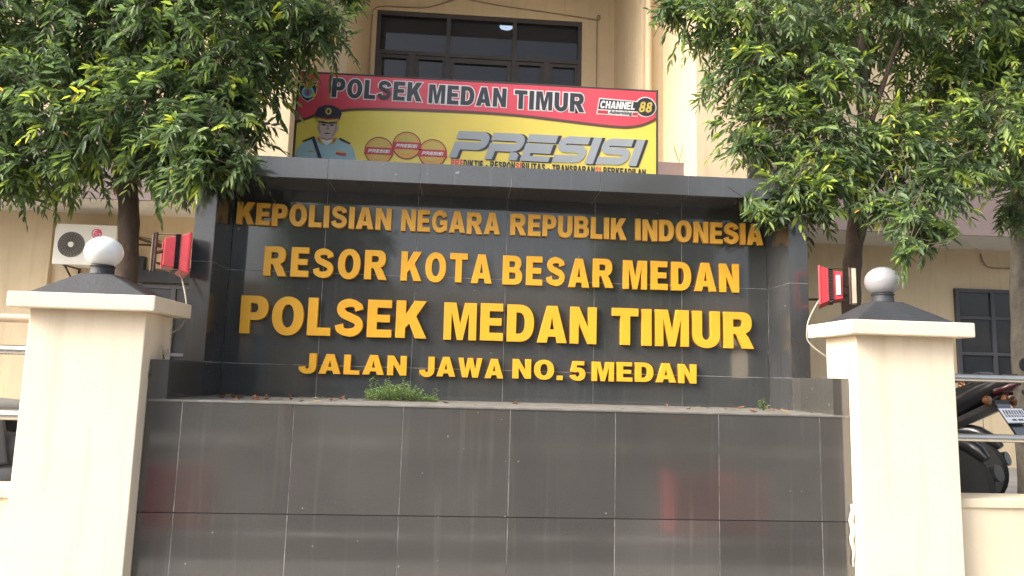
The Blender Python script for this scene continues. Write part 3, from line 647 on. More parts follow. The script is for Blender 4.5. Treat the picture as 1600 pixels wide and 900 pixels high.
b = MB(); b.poly([(x, z - .022) for x, z in curve] + [(x, z + .002) for x, z in curve[::-1]], BY - .0035, .0012); obj('curved_border', b, m_bbrn, bn)
# title
b = MB()
for wd, x0, x1 in (('POLSEK', -1.468, -.710), ('MEDAN', -.650, .014), ('TIMUR', .086, .695)):
    zz = 2.485 - (x0 + 1.465) * .012
    word_mb(b, wd, x0, x1, zz, .168, BY - .004, .0015, .13, 0, .02, offset=.009)
    word_mb(b, wd, x0, x1, zz, .168, BY - .006, .0015, .13, 1, .02)
obj('title_lettering', b, [m_white, m_bblk], bn)
# police emblem: dark shield, blue disc, gold wings
def ell(cx, cz, rx, rz, n=28, a0=0, a1=360): return arc(cx, cz, rx, rz, a0, a1, n)[:-1] if a1 - a0 == 360 else arc(cx, cz, rx, rz, a0, a1, n)
b = MB(); ex, ez = -1.665, 2.525
sh = [(0, -.088), (.04, -.062), (.066, -.02), (.07, .03), (.062, .06), (.076, .085), (.03, .075), (0, .07), (-.03, .075), (-.076, .085), (-.062, .06), (-.07, .03), (-.066, -.02), (-.04, -.062)]
b.poly([(ex + x * 1.08, ez + z * 1.08) for x, z in sh], BY - .0035, .001, 0); b.poly([(ex + x, ez + z) for x, z in sh], BY - .005, .001, 1)
b.poly(ell(ex, ez - .01, .052, .052), BY - .0065, .001, 2); b.poly(ell(ex, ez - .01, .036, .038), BY - .008, .001, 3)
b.poly([(ex - .012, ez - .035), (ex + .012, ez - .035), (ex + .014, ez - .005), (ex, ez + .02), (ex - .014, ez - .005)], BY - .0095, .001, 4)
b.poly([(ex - .062, ez + .065), (ex - .02, ez + .03), (ex, ez + .036), (ex + .02, ez + .03), (ex + .062, ez + .065), (ex + .02, ez + .068), (ex, ez + .08), (ex - .02, ez + .068)], BY - .0095, .001, 5)
obj('emblem', b, [m_white, m_bblk, m_shirt, m_blue, m_rib, m_orng], bn)
# officer portrait (a printed picture, flat)
b = MB(); px = -1.483
b.poly([(-1.741, 1.864), (-1.741, 1.955), (-1.71, 2.045), (-1.675, 2.075), (-1.565, 2.125), (-1.53, 2.15), (-1.43, 2.15), (-1.40, 2.125), (-1.30, 2.085), (-1.262, 2.05), (-1.232, 1.955), (-1.20, 1.864)], BY - .0035, .001, 0)
b.poly([(px - .06, 2.10), (px + .06, 2.10), (px + .066, 2.20), (px - .066, 2.20)], BY - .005, .001, 1)
b.poly([(px - .048, 2.10), (px, 2.06), (px + .048, 2.10), (px + .03, 2.135), (px, 2.115), (px - .03, 2.135)], BY - .0055, .0004, 6)
b.poly([(px - .083, 2.22), (px - .092, 2.235), (px - .088, 2.20), (px - .074, 2.185)] , BY - .0052, .001, 1); b.poly([(px + .083, 2.225), (px + .074, 2.185), (px + .088, 2.20), (px + .092, 2.24)], BY - .0052, .001, 1)
b.poly([(px - .078, 2.285), (px - .076, 2.20), (px - .06, 2.15), (px - .035, 2.12), (px, 2.112), (px + .035, 2.12), (px + .06, 2.15), (px + .076, 2.20), (px + .078, 2.285)], BY - .0065, .001, 1)
for s in (-1, 1):
    b.poly(ell(px + s * .034, 2.236, .020, .0065, 12), BY - .008, .001, 2); b.poly([(px + s * .014, 2.248), (px + s * .058, 2.252), (px + s * .056, 2.260), (px + s * .014, 2.257)], BY - .008, .001, 2)
    b.poly([(px + s * .06, 2.135), (px + s * .028, 2.065), (px + s * .075, 2.09), (px + s * .088, 2.13)], BY - .0075, .001, 4); b.poly([(px + s * .064, 2.12), (px + s * .048, 2.088), (px + s * .062, 2.092), (px + s * .076, 2.122)], BY - .009, .001, 5)
    b.poly([(px + s * .10, 2.115), (px + s * .19, 2.078), (px + s * .20, 2.088), (px + s * .11, 2.132)], BY - .0075, .001, 2)
b.poly([(px - .078, 2.27), (px - .076, 2.20), (px - .058, 2.148), (px - .052, 2.165), (px - .062, 2.21), (px - .066, 2.27)], BY - .0078, .001, 7); b.poly([(px + .078, 2.27), (px + .066, 2.27), (px + .062, 2.21), (px + .050, 2.165), (px + .035, 2.135), (px + .058, 2.148), (px + .076, 2.20)], BY - .0078, .001, 7)
b.poly([(px - .07, 2.262), (px + .07, 2.262), (px + .07, 2.25), (px, 2.245), (px - .07, 2.25)], BY - .0078, .001, 7); b.poly([(px - .004, 2.24), (px + .006, 2.24), (px + .012, 2.205), (px - .006, 2.205)], BY - .0078, .001, 7); b.poly([(px - .055, 2.118), (px, 2.100), (px + .055, 2.118), (px + .04, 2.13), (px, 2.113), (px - .04, 2.13)], BY - .0078, .001, 7)
b.poly([(px - .018, 2.198), (px, 2.192), (px + .018, 2.198), (px + .012, 2.205), (px - .012, 2.205)], BY - .008, .001, 7)
b.poly([(px - .032, 2.163), (px, 2.158), (px + .032, 2.163), (px, 2.170)], BY - .008, .001, 2)
b.poly([(px - .112, 2.335), (px - .10, 2.30), (px - .086, 2.272), (px, 2.262), (px + .086, 2.272), (px + .10, 2.30), (px + .112, 2.342), (px + .085, 2.385), (px + .03, 2.41), (px - .03, 2.41), (px - .085, 2.385)], BY - .0085, .001, 3)
b.poly([(px - .091, 2.296), (px, 2.284), (px + .091, 2.296), (px + .092, 2.303), (px, 2.291), (px - .092, 2.303)], BY - .010, .001, 5)
b.poly([(px - .088, 2.27), (px, 2.258), (px + .088, 2.27), (px + .09, 2.292), (px, 2.280), (px - .09, 2.292)], BY - .0115, .001, 4)
b.poly([(px - .075, 2.262), (px, 2.248), (px + .075, 2.262), (px + .084, 2.269), (px, 2.257), (px - .084, 2.269)], BY - .010, .001, 3)
b.poly(ell(px, 2.355, .026, .03, 16), BY - .010, .001, 4); b.poly(ell(px, 2.355, .011, .018, 12), BY - .0115, .001, 3)
b.poly([(px - .13, 2.125), (px - .105, 2.135), (px - .025, 1.93), (px - .055, 1.93)], BY - .0066, .001, 3)
b.poly([(px + .08, 1.985), (px + .165, 1.975), (px + .165, 2.0), (px + .085, 2.008)], BY - .0066, .001, 5); b.poly([(px + .09, 2.003), (px + .15, 1.997), (px + .15, 2.012), (px + .092, 2.018)], BY - .0075, .001, 4)
b.poly([(px - .15, 2.0), (px - .10, 2.0), (px - .09, 2.01), (px - .15, 2.01)], BY - .0075, .001, 4)
obj('officer_portrait', b, [m_shirt, m_skin, m_hair, m_navy, m_gold, m_rib, m_white, mat('printed_skin_shade', (.42, .30, .27), .4, .05)], bn)
# three round badges with red ribbons
for cx, cz in ((-1.045, 2.035), (-.815, 2.092), (-.595, 2.037)):
    b = MB(); b.poly(ell(cx, cz, .122, .122), BY - .0035, .001, 0); b.poly(ell(cx, cz, .113, .113), BY - .005, .001, 1); b.poly(ell(cx, cz + .01, .085, .085), BY - .0065, .001, 4)
    b.poly([(cx - .125, cz - .035), (cx + .125, cz - .035), (cx + .115, cz + .028), (cx - .115, cz + .028)], BY - .008, .001, 2)
    word_mb(b, 'PRESISI', cx - .092, cx + .085, cz - .02, .030, BY - .0095, .001, .16, 3, .25, G2)
    obj('badge', b, [m_bbrn, m_orng, m_rib, m_white, m_gold], bn)
# slogan
b = MB(); word_mb(b, 'PRESISI', -.452 + .012, 1.165 + .012, 2.0, .243, BY - .0035, .001, .075, 0, .34, G2, .003); word_mb(b, 'PRESISI', -.46, 1.158, 2.006, .240, BY - .0055, .0012, .09, 1, .34, G2)
obj('slogan_lettering', b, [m_bblk, m_bgry], bn)
b = MB()
segs = [('PRE', 1), ('DIKTIF', 0), (' - ', 0), ('RESPON', 0), ('SI', 1), ('BILITAS', 0), (' - ', 0), ('TRANSPARAN', 0), ('SI', 1), (' ', 0), ('BERKEADILAN', 0)]
tot = ''.join(s for s, _ in segs); cols = [c for s, c in segs for _ in s]
for i, (c, x, sx) in enumerate(layout(tot, -.437, 1.24, .12)):
    if not G[c][1]: continue
    vs_, fs_ = glyph_mesh([[(q * sx, z * .068) for q, z in p] for p in G[c][1]], .0015)
    b.add([(vx + x, vy + BY - .0035, vz + 1.925 - (x + .437) * .006) for vx, vy, vz in vs_], fs_, cols[i])
obj('motto_lettering', b, [m_bblk, m_bred], bn)
# advertiser's logo
b = MB(); lx0, lx1, lz0, lz1 = .815, 1.20, 2.497, 2.592
body = [(lx0 - .012, 2.455), (1.165, 2.45), (1.175, 2.485)] + [(x, z) for x, z in arc(1.238, 2.543, .096, .093, 215, 505, 26)] + [(1.16, 2.592), (lx0 + .012, 2.605)]
b.poly(body, BY - .0045, .001, 0)
b.poly([(lx0 + .002, 2.503), (1.17, 2.50), (1.17, 2.584), (lx0 + .018, 2.594)], BY - .006, .001, 1); b.poly(ell(1.238, 2.543, .085, .083), BY - .0072, .001, 1)
b.poly([(lx0 - .004, 2.464), (.905, 2.463), (.905, 2.492), (lx0 + .002, 2.493)], BY - .006, .001, 2); b.poly([(1.12, 2.46), (1.16, 2.459), (1.17, 2.487), (1.125, 2.488)], BY - .006, .001, 2)
word_mb(b, 'CHANNEL', .832, 1.138, 2.511, .068, BY - .0075, .001, .07, 3, .15); word_mb(b, '88', 1.172, 1.286, 2.494, .094, BY - .0087, .001, .06, 4, .2)
fc = bpy.data.curves.new('script_text', 'FONT'); fc.body = 'Advertising'; fc.size = .046; fc.shear = .3; fc.extrude = .0005; fc.offset = .0006
fo = bpy.data.objects.new('script_text', fc); C.objects.link(fo); dg = bpy.context.evaluated_depsgraph_get(); fm = bpy.data.meshes.new_from_object(fo.evaluated_get(dg))
b.add([(v.co.x * .95 + .912, -v.co.z + BY - .0075, v.co.y + 2.466) for v in fm.vertices], [tuple(p.vertices) for p in fm.polygons], 1)
bpy.data.objects.remove(fo); bpy.data.curves.remove(fc); bpy.data.meshes.remove(fm)
obj('advertiser_logo', b, [m_white, m_bblk, m_rib, m_white, m_gold], bn)

# ------------------------------------------------------------------ foliage
rng = np.random.default_rng(11)
def unit(a): return a / np.maximum(1e-9, np.linalg.norm(a, axis=-1, keepdims=True))
LEAF = np.array([(0, 0, 0), (.25, .40, .05), (.60, .42, .02), (1, 0, -.06), (.60, -.42, .02), (.25, -.40, .05), (.45, 0, -.09)])   # length, half width, lift
def leaf_mesh(name, base, d, nrm, L, W, age, extra=None, mats=None, parent=None):
    """all arrays per leaf; one mesh with an 'age' attribute"""
    n = len(base); d = unit(d); side = unit(np.cross(nrm, d)); up = np.cross(d, side)
    P = base[:, None, :] + d[:, None, :] * (LEAF[None, :, 0:1] * L[:, None, None]) + side[:, None, :] * (LEAF[None, :, 1:2] * W[:, None, None]) + up[:, None, :] * (LEAF[None, :, 2:3] * L[:, None, None])
    # tip droops
    P[:, 3, 2] -= .10 * L
    verts = P.reshape(-1, 3); o = (np.arange(n) * 7)[:, None]
    f1 = o + np.array([[0, 6, 3, 2, 1]]); f2 = o + np.array([[0, 5, 4, 3, 6]])
    loops = np.stack([f1, f2], 1).reshape(-1)
    ls = np.arange(2 * n) * 5; lt = np.full(2 * n, 5); ages = np.repeat(age, 7)
    if extra is not None:
        ev, ef = extra; k = len(verts); verts = np.vstack([verts, ev]); loops = np.concatenate([loops, (ef + k).reshape(-1)])
        ls = np.concatenate([ls, 10 * n + np.arange(len(ef)) * 4]); lt = np.concatenate([lt, np.full(len(ef), 4)]); ages = np.concatenate([ages, np.zeros(len(ev))])
    if parent is not None: verts = verts - np.array(parent.location)
    me = bpy.data.meshes.new(name); me.vertices.add(len(verts)); me.vertices.foreach_set('co', verts.astype(np.float32).ravel())
    me.loops.add(len(loops)); me.loops.foreach_set('vertex_index', loops.astype(np.int32)); me.polygons.add(len(ls)); me.polygons.foreach_set('loop_start', ls.astype(np.int32)); me.polygons.foreach_set('loop_total', lt.astype(np.int32))
    for q in mats: me.materials.append(q)
    mi = np.zeros(len(ls), np.int32); mi[2 * n:] = 1; me.polygons.foreach_set('material_index', mi)
    at = me.attributes.new('age', 'FLOAT', 'POINT'); at.data.foreach_set('value', ages.astype(np.float32))
    me.update(calc_edges=True); me.validate()
    ob = bpy.data.objects.new(name, me); C.objects.link(ob)
    if parent is not None: ob.parent = parent
    return ob
def crown(name, blobs, parent, dens=540, leafL=.086, young_sunlit=1.0):
    B, D, SL, YG = [], [], [], []
    for i, (x, y, z, r) in enumerate(blobs):
        yf = young_sunlit * rng.uniform(.15, 1.5)
        n = int(dens * r * r * (1.25 if r < .35 else 1)) + 6
        dv = unit(rng.normal(size=(n, 3))); rad = r * (.35 + .65 * rng.random(n) ** .45) * (1 + .18 * rng.normal(size=n))
        pos = np.array([x, y, z]) + dv * rad[:, None]
        dr = unit(dv * 1.0 + rng.normal(size=(n, 3)) * .45 + np.array([0, 0, -.35]))
        B.append(pos - dr * .16); D.append(dr); SL.append(rng.uniform(.17, .34, n) * (1 if r > .2 else .75))
        # young tint also paints sunlight: more pale leaves on the sun-facing outside
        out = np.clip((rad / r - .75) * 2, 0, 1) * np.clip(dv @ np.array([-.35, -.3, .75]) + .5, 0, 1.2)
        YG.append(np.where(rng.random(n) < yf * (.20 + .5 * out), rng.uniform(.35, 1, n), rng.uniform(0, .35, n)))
    B, D, SL, YG = np.vstack(B), np.vstack(D), np.concatenate(SL), np.concatenate(YG)
    m = len(B); K = 13
    ref = unit(np.cross(D, rng.normal(size=(m, 3)) * .5 + np.array([0, 0, 1.0]))); 
    lb, ld, ln, ll, lw, la = [], [], [], [], [], []
    for k in range(K):
        t = (k // 2 + .6) / (K / 2 + .3); sgn = 1 if k % 2 else -1
        droop = np.zeros((m, 3)); droop[:, 2] = -(t ** 2) * .22
        p = B + (D * t + droop) * SL[:, None]
        if k == K - 1: dirv = D + np.array([0, 0, -.35])
        else: dirv = D * (.55 + .35 * t) + ref * sgn * .8 + rng.normal(size=(m, 3)) * .25 + np.array([0, 0, -.28])
        nr = np.cross(unit(dirv), ref * sgn) if False else np.tile(np.array([0, 0, 1.0]), (m, 1)) + rng.normal(size=(m, 3)) * .45
        lb.append(p); ld.append(dirv); ln.append(nr)
        L = leafL * rng.uniform(.7, 1.25, m) * (1 - .35 * max(0, t - .75) / .25); ll.append(L); lw.append(L * rng.uniform(.25, .39, m))
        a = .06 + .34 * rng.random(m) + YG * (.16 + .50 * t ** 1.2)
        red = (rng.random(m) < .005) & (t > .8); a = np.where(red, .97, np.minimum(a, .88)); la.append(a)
    lb, ld, ln = map(np.vstack, (lb, ld, ln)); ll, lw, la = map(np.concatenate, (ll, lw, la))
    # twig of every shoot: a thin three-sided rod
    a = ref; b2 = np.cross(D, ref); tips = B + (D + np.array([0, 0, -.2])) * SL[:, None]; rr = .0028
    ev = []
    for q in range(3):
        o = (a * math.cos(q * 2.094) + b2 * math.sin(q * 2.094)) * rr; ev += [B + o - D * .12, tips + o * .4]
    ev = np.stack(ev, 1).reshape(-1, 3); o6 = (np.arange(m) * 6)[:, None]
    ef = np.concatenate([o6 + np.array([[0, 1, 3, 2]]), o6 + np.array([[2, 3, 5, 4]]), o6 + np.array([[4, 5, 1, 0]])])
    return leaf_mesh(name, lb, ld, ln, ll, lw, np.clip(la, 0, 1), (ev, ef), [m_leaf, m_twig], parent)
def tree(label, pts, rad, blobs, limbs, bark, group=None, dens=540, leafL=.086, young_sunlit=1.0):
    t = thing('tree', label, 'tree', (pts[0][0], pts[0][1], YARD), group=group)
    mb = MB(); P = spl3([tuple(p) for p in pts], 5); R = np.interp(np.linspace(0, 1, len(P)), np.linspace(0, 1, len(rad)), rad)
    R = [r * (1 + .06 * math.sin(i * 1.9)) for i, r in enumerate(R)]
    mb.tube(P, R, 14)
    for src, dst, r in limbs:
        s = Vector(P[src]); e = Vector(dst); mid = (s + e) / 2 + Vector((random.uniform(-.08, .08), random.uniform(-.08, .08), .12))
        LP = spl3([tuple(s), tuple(mid), tuple(e)], 6); mb.tube(LP, [r * (1 - .75 * i / (len(LP) - 1)) for i in range(len(LP))], 9)
    obj('trunk', mb, bark, t, smooth=True)
    crown('crown', blobs, t, dens, leafL, young_sunlit)
    return t
LB = [(-4.43, 1.5, 2.68, .75), (-3.71, 1.5, 2.72, .75), (-2.94, 1.3, 2.77, .8), (-2.24, 1.1, 2.66, .75), (-1.80, .95, 2.72, .46), (-1.44, .9, 2.64, .26), (-3.22, 1.1, 1.97, .6), (-2.5, .9, 1.88, .5), (-2.08, .85, 1.99, .38), (-1.90, .75, 2.02, .18), (-1.78, .8, 2.36, .16), (-1.95, .40, 1.47, .15), (-2.05, .45, 1.62, .2), (-3.39, .95, 1.5, .2), (-2.96, .85, 1.70, .24), (-2.41, .75, 1.53, .2), (-2.0, .5, 1.42, .18), (-1.86, .42, 1.55, .16), (-1.70, .35, 1.44, .10), (-3.62, .95, 1.46, .2), (-2.15, .7, 1.62, .26), (-4.16, 1.3, 1.99, .7), (-3.04, 1.3, 3.84, .95), (-2.01, 1.2, 3.68, .7), (-4.07, 1.4, 3.88, .9), (-1.2, 1.0, 2.95, .1), (-1.93, .6, 1.69, .3), (-3.75, 1.0, 1.62, .3)]
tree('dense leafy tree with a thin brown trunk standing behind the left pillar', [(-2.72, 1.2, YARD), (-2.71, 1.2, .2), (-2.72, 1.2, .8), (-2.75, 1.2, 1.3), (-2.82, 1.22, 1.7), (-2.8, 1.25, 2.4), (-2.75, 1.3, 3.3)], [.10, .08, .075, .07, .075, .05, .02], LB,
     [(17, (-2.45, 1.1, 1.78), .022), (19, (-2.2, 1.0, 2.3), .035), (19, (-3.4, 1.2, 2.1), .035), (21, (-1.9, 1.0, 2.6), .03), (21, (-3.9, 1.4, 2.7), .03), (24, (-2.2, 1.2, 3.5), .025), (24, (-3.4, 1.3, 3.7), .025)], m_bark, young_sunlit=.75)
RB = [(1.50, 1.0, 3.01, .30), (2.04, 1.1, 3.04, .55), (2.95, 1.3, 3.32, .7), (3.87, 1.4, 3.38, .75), (4.77, 1.5, 3.37, .8), (1.78, .95, 2.48, .3), (1.95, .85, 2.08, .36), (1.75, .75, 1.88, .18), (3.62, 1.4, 2.62, .26), (4.2, 1.4, 2.80, .5), (2.36, .8, 1.81, .34), (1.92, .55, 1.48, .22), (2.85, .85, 1.98, .32), (3.5, 1.0, 2.03, .36), (3.79, .95, 2.24, .42), (2.50, .15, 1.20, .15), (2.42, .3, 1.33, .14), (2.83, .5, 1.51, .22), (2.35, -.02, .985, .07), (2.72, .25, 1.15, .12), (2.71, 1.3, 4.4, .85), (3.94, 1.4, 4.7, .85), (1.22, 1.0, 3.02, .14), (1.78, .45, 1.29, .07), (2.25, .9, 2.5, .36), (3.2, .95, 1.75, .3), (1.66, .5, 1.36, .07), (2.15, .6, 1.55, .24), (2.04, .5, 1.42, .2), (2.45, 1.1, 2.72, .36), (4.6, 1.4, 2.7, .45)]
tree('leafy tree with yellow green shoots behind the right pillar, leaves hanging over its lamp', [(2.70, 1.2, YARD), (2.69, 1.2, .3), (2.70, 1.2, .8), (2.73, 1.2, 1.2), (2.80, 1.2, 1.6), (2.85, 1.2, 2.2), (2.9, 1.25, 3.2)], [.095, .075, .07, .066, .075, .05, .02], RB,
     [(17, (2.5, 1.0, 1.75), .028), (18, (2.25, .9, 2.0), .03), (19, (3.3, 1.1, 2.0), .03), (21, (2.1, 1.0, 2.8), .035), (21, (3.6, 1.3, 2.7), .035), (24, (2.6, 1.2, 3.9), .025), (24, (3.7, 1.3, 3.8), .025), (16, (2.75, .6, 1.45), .014), (17, (2.45, .4, 1.3), .012)], m_bark, young_sunlit=2.0, dens=480)  # extra pale leaves: sunlit lobes put into the leaf colour
TB = [(5.34, 2.2, 2.85, .6), (4.87, 2.0, 2.19, .28), (4.69, 1.95, 1.76, .15), (6.0, 2.4, 3.78, .9), (5.24, 2.2, 3.37, .5), (5.4, 2.2, 2.0, .4)]
tree('mottled grey tree trunk with hanging leaves at the far right behind the rails', [(4.90, 2.2, YARD), (4.90, 2.2, 0), (4.93, 2.2, 1.0), (5.0, 2.2, 1.9), (5.1, 2.2, 2.8), (5.3, 2.2, 3.6)], [.10, .09, .09, .085, .07, .03], TB,
     [(17, (5.4, 2.2, 2.9), .03), (20, (6.0, 2.4, 3.7), .03), (14, (4.87, 2.05, 2.15), .015)], m_bark2, young_sunlit=1.3)

# weeds
def weed(name, label, x0, x1, y0, y1, z, n, hmax, parent=None, leafL=.016, env=None):
    t = thing(name, label, 'plant', ((x0 + x1) / 2, (y0 + y1) / 2, z))
    mb = MB(); lb, ld, ln, ll, lw, la = [], [], [], [], [], []
    if n > 100: mb.box(x0, x1, y0, y1, z + .0005, z + .004)
    for i in range(n):
        u = random.random(); x = x0 + (x1 - x0) * u; y = random.uniform(y0, y1); h = hmax * (env(u) if env else 1) * random.uniform(.35, 1)
        lean = Vector((random.uniform(-.4, .4), random.uniform(-.5, .2), 1)).normalized(); p0 = Vector((x, y, z))
        if n < 20: lean = (lean + Vector((x - (x0 + x1) / 2, 0, 0)) * 9 * (.14 / max(.05, x1 - x0))).normalized(); p0 = Vector(((x0 + x1) / 2 + random.uniform(-.001, .001), (y0 + y1) / 2, z))
        p1 = p0 + lean * h
        mb.tube([p0, (p0 + p1) / 2 + Vector((0, 0, .004)), p1], [.0014, .0011, .0006], 4)
        k = max(4, int(h / .008))
        for q in range(k):
            f = (q + .6) / k; p = p0.lerp(p1, f); a = random.uniform(0, 6.28)
            lb.append(p); ld.append((math.cos(a), math.sin(a), random.uniform(-.1, .7))); ln.append((random.gauss(0, .3), random.gauss(0, .3), 1)); L = leafL * random.uniform(.6, 1.3); ll.append(L); lw.append(L * .5); la.append(min(1, .15 + .6 * f * random.random() + .25 * random.random()))
    obj('stems', mb, m_twig, t)
    leaf_mesh('leaves', np.array([tuple(v) for v in lb]), np.array(ld), np.array(ln), np.array(ll), np.array(lw), np.array(la), None, [m_weed, m_twig], t)
    return t
weed('weed_clump', 'bushy clump of small green weeds on the ledge under JALAN JAWA', -.90, -.44, .52, .80, 0, 260, .15, leafL=.019, env=lambda u: max(.2, .45 + .4 * math.sin(math.pi * min(1, u * 1.1)) * random.uniform(.7, 1.1) - (.2 if u > .78 else 0) + (.6 if random.random() < .07 else 0)))
weed('weed_tuft', 'sparse dry tuft with one green blade at the right end of the ledge', 1.60, 1.74, .42, .52, 0, 9, .085, leafL=.02)
weed('wall_weed', 'tiny green weed growing between left pillar and black wing block', -1.994, -1.975, -.012, .03, .10, 16, .05, leafL=.012)
weed('twig_plant', 'small dead stalk standing on top of the left wing block beside the pillar', -1.975, -1.955, .08, .14, .2155, 5, .085, leafL=.012)
weed('fascia_weed', 'thin weed sprouting from the brown fascia right of the banner', 2.46, 2.6, 4.95, 5.05, 3.1, 4, .32, leafL=.022)
def stalk(x, y, z0, h, label):
    t = thing('flower_stalk', label, 'plant', (x, y, z0))
    mb = MB(); mb.tube([(x, y, z0), (x + .02, y, z0 + h)], [.006, .003], 5); obj('stem', mb, m_twig, t)
    k = 14; a = rng.random((k, 3)) - .5; a[:, 2] = abs(a[:, 2]) + .2
    leaf_mesh('petals', np.array([[x + .02, y, z0 + h]] * k) + rng.normal(size=(k, 3)) * .02, a, rng.normal(size=(k, 3)), np.full(k, .08), np.full(k, .02), np.full(k, .98), None, [m_leaf, m_twig], t)
stalk(5.35, 3.6, YARD, 1.12, 'orange flower on a thin stalk behind the motorcycle tail, nearer the pillar')
stalk(5.62, 3.7, YARD, 1.02, 'orange flower on a thin stalk behind the number plate, lower of two')

# fallen leaves on the ledge
def fallen(x, y, L, m, ang, label, grp):
    mb = MB(); c, s = math.cos(ang), math.sin(ang); cu = random.uniform(.15, .45) * L
    pr = [(0, 0, .002), (.3 * L, .16 * L, cu * .6), (.65 * L, .15 * L, cu * .7), (L, 0, cu), (.65 * L, -.15 * L, cu * .6), (.3 * L, -.16 * L, cu * .4), (.5 * L, 0, .003)]
    top = [(x + a * c - b_ * s, y + a * s + b_ * c, .001 + h) for a, b_, h in pr]; bot = [(a, b_, h - .0006) for a, b_, h in top]
    mb.add(top, [(0, 6, 1), (1, 6, 2), (2, 6, 3), (3, 6, 4), (4, 6, 5), (5, 6, 0)]); mb.add(bot, [(0, 1, 6), (1, 2, 6), (2, 3, 6), (3, 4, 6), (4, 5, 6), (5, 0, 6)])
    tag(obj('fallen_leaf', mb, m), label, 'leaf', grp)
for i in range(64):
    u = random.random()
    x = random.choice([random.uniform(-1.8, -.95), random.uniform(-1.8, -.95), random.uniform(-.4, 1.8), random.uniform(1.25, 1.85)]); y = random.uniform(.25, .83) if random.random() < .7 else random.uniform(.04, .3)
    if random.random() < .75: fallen(x, y, random.uniform(.035, .07), m_dry, random.uniform(0, 6.28), 'small curled brown leaf lying on the stone ledge below the lettering', 'brown fallen leaves on the ledge')
    else: fallen(x, y, random.uniform(.03, .055), m_dry2, random.uniform(0, 6.28), 'small pale yellow leaf lying on the stone ledge below the lettering', 'yellow fallen leaves on the ledge')

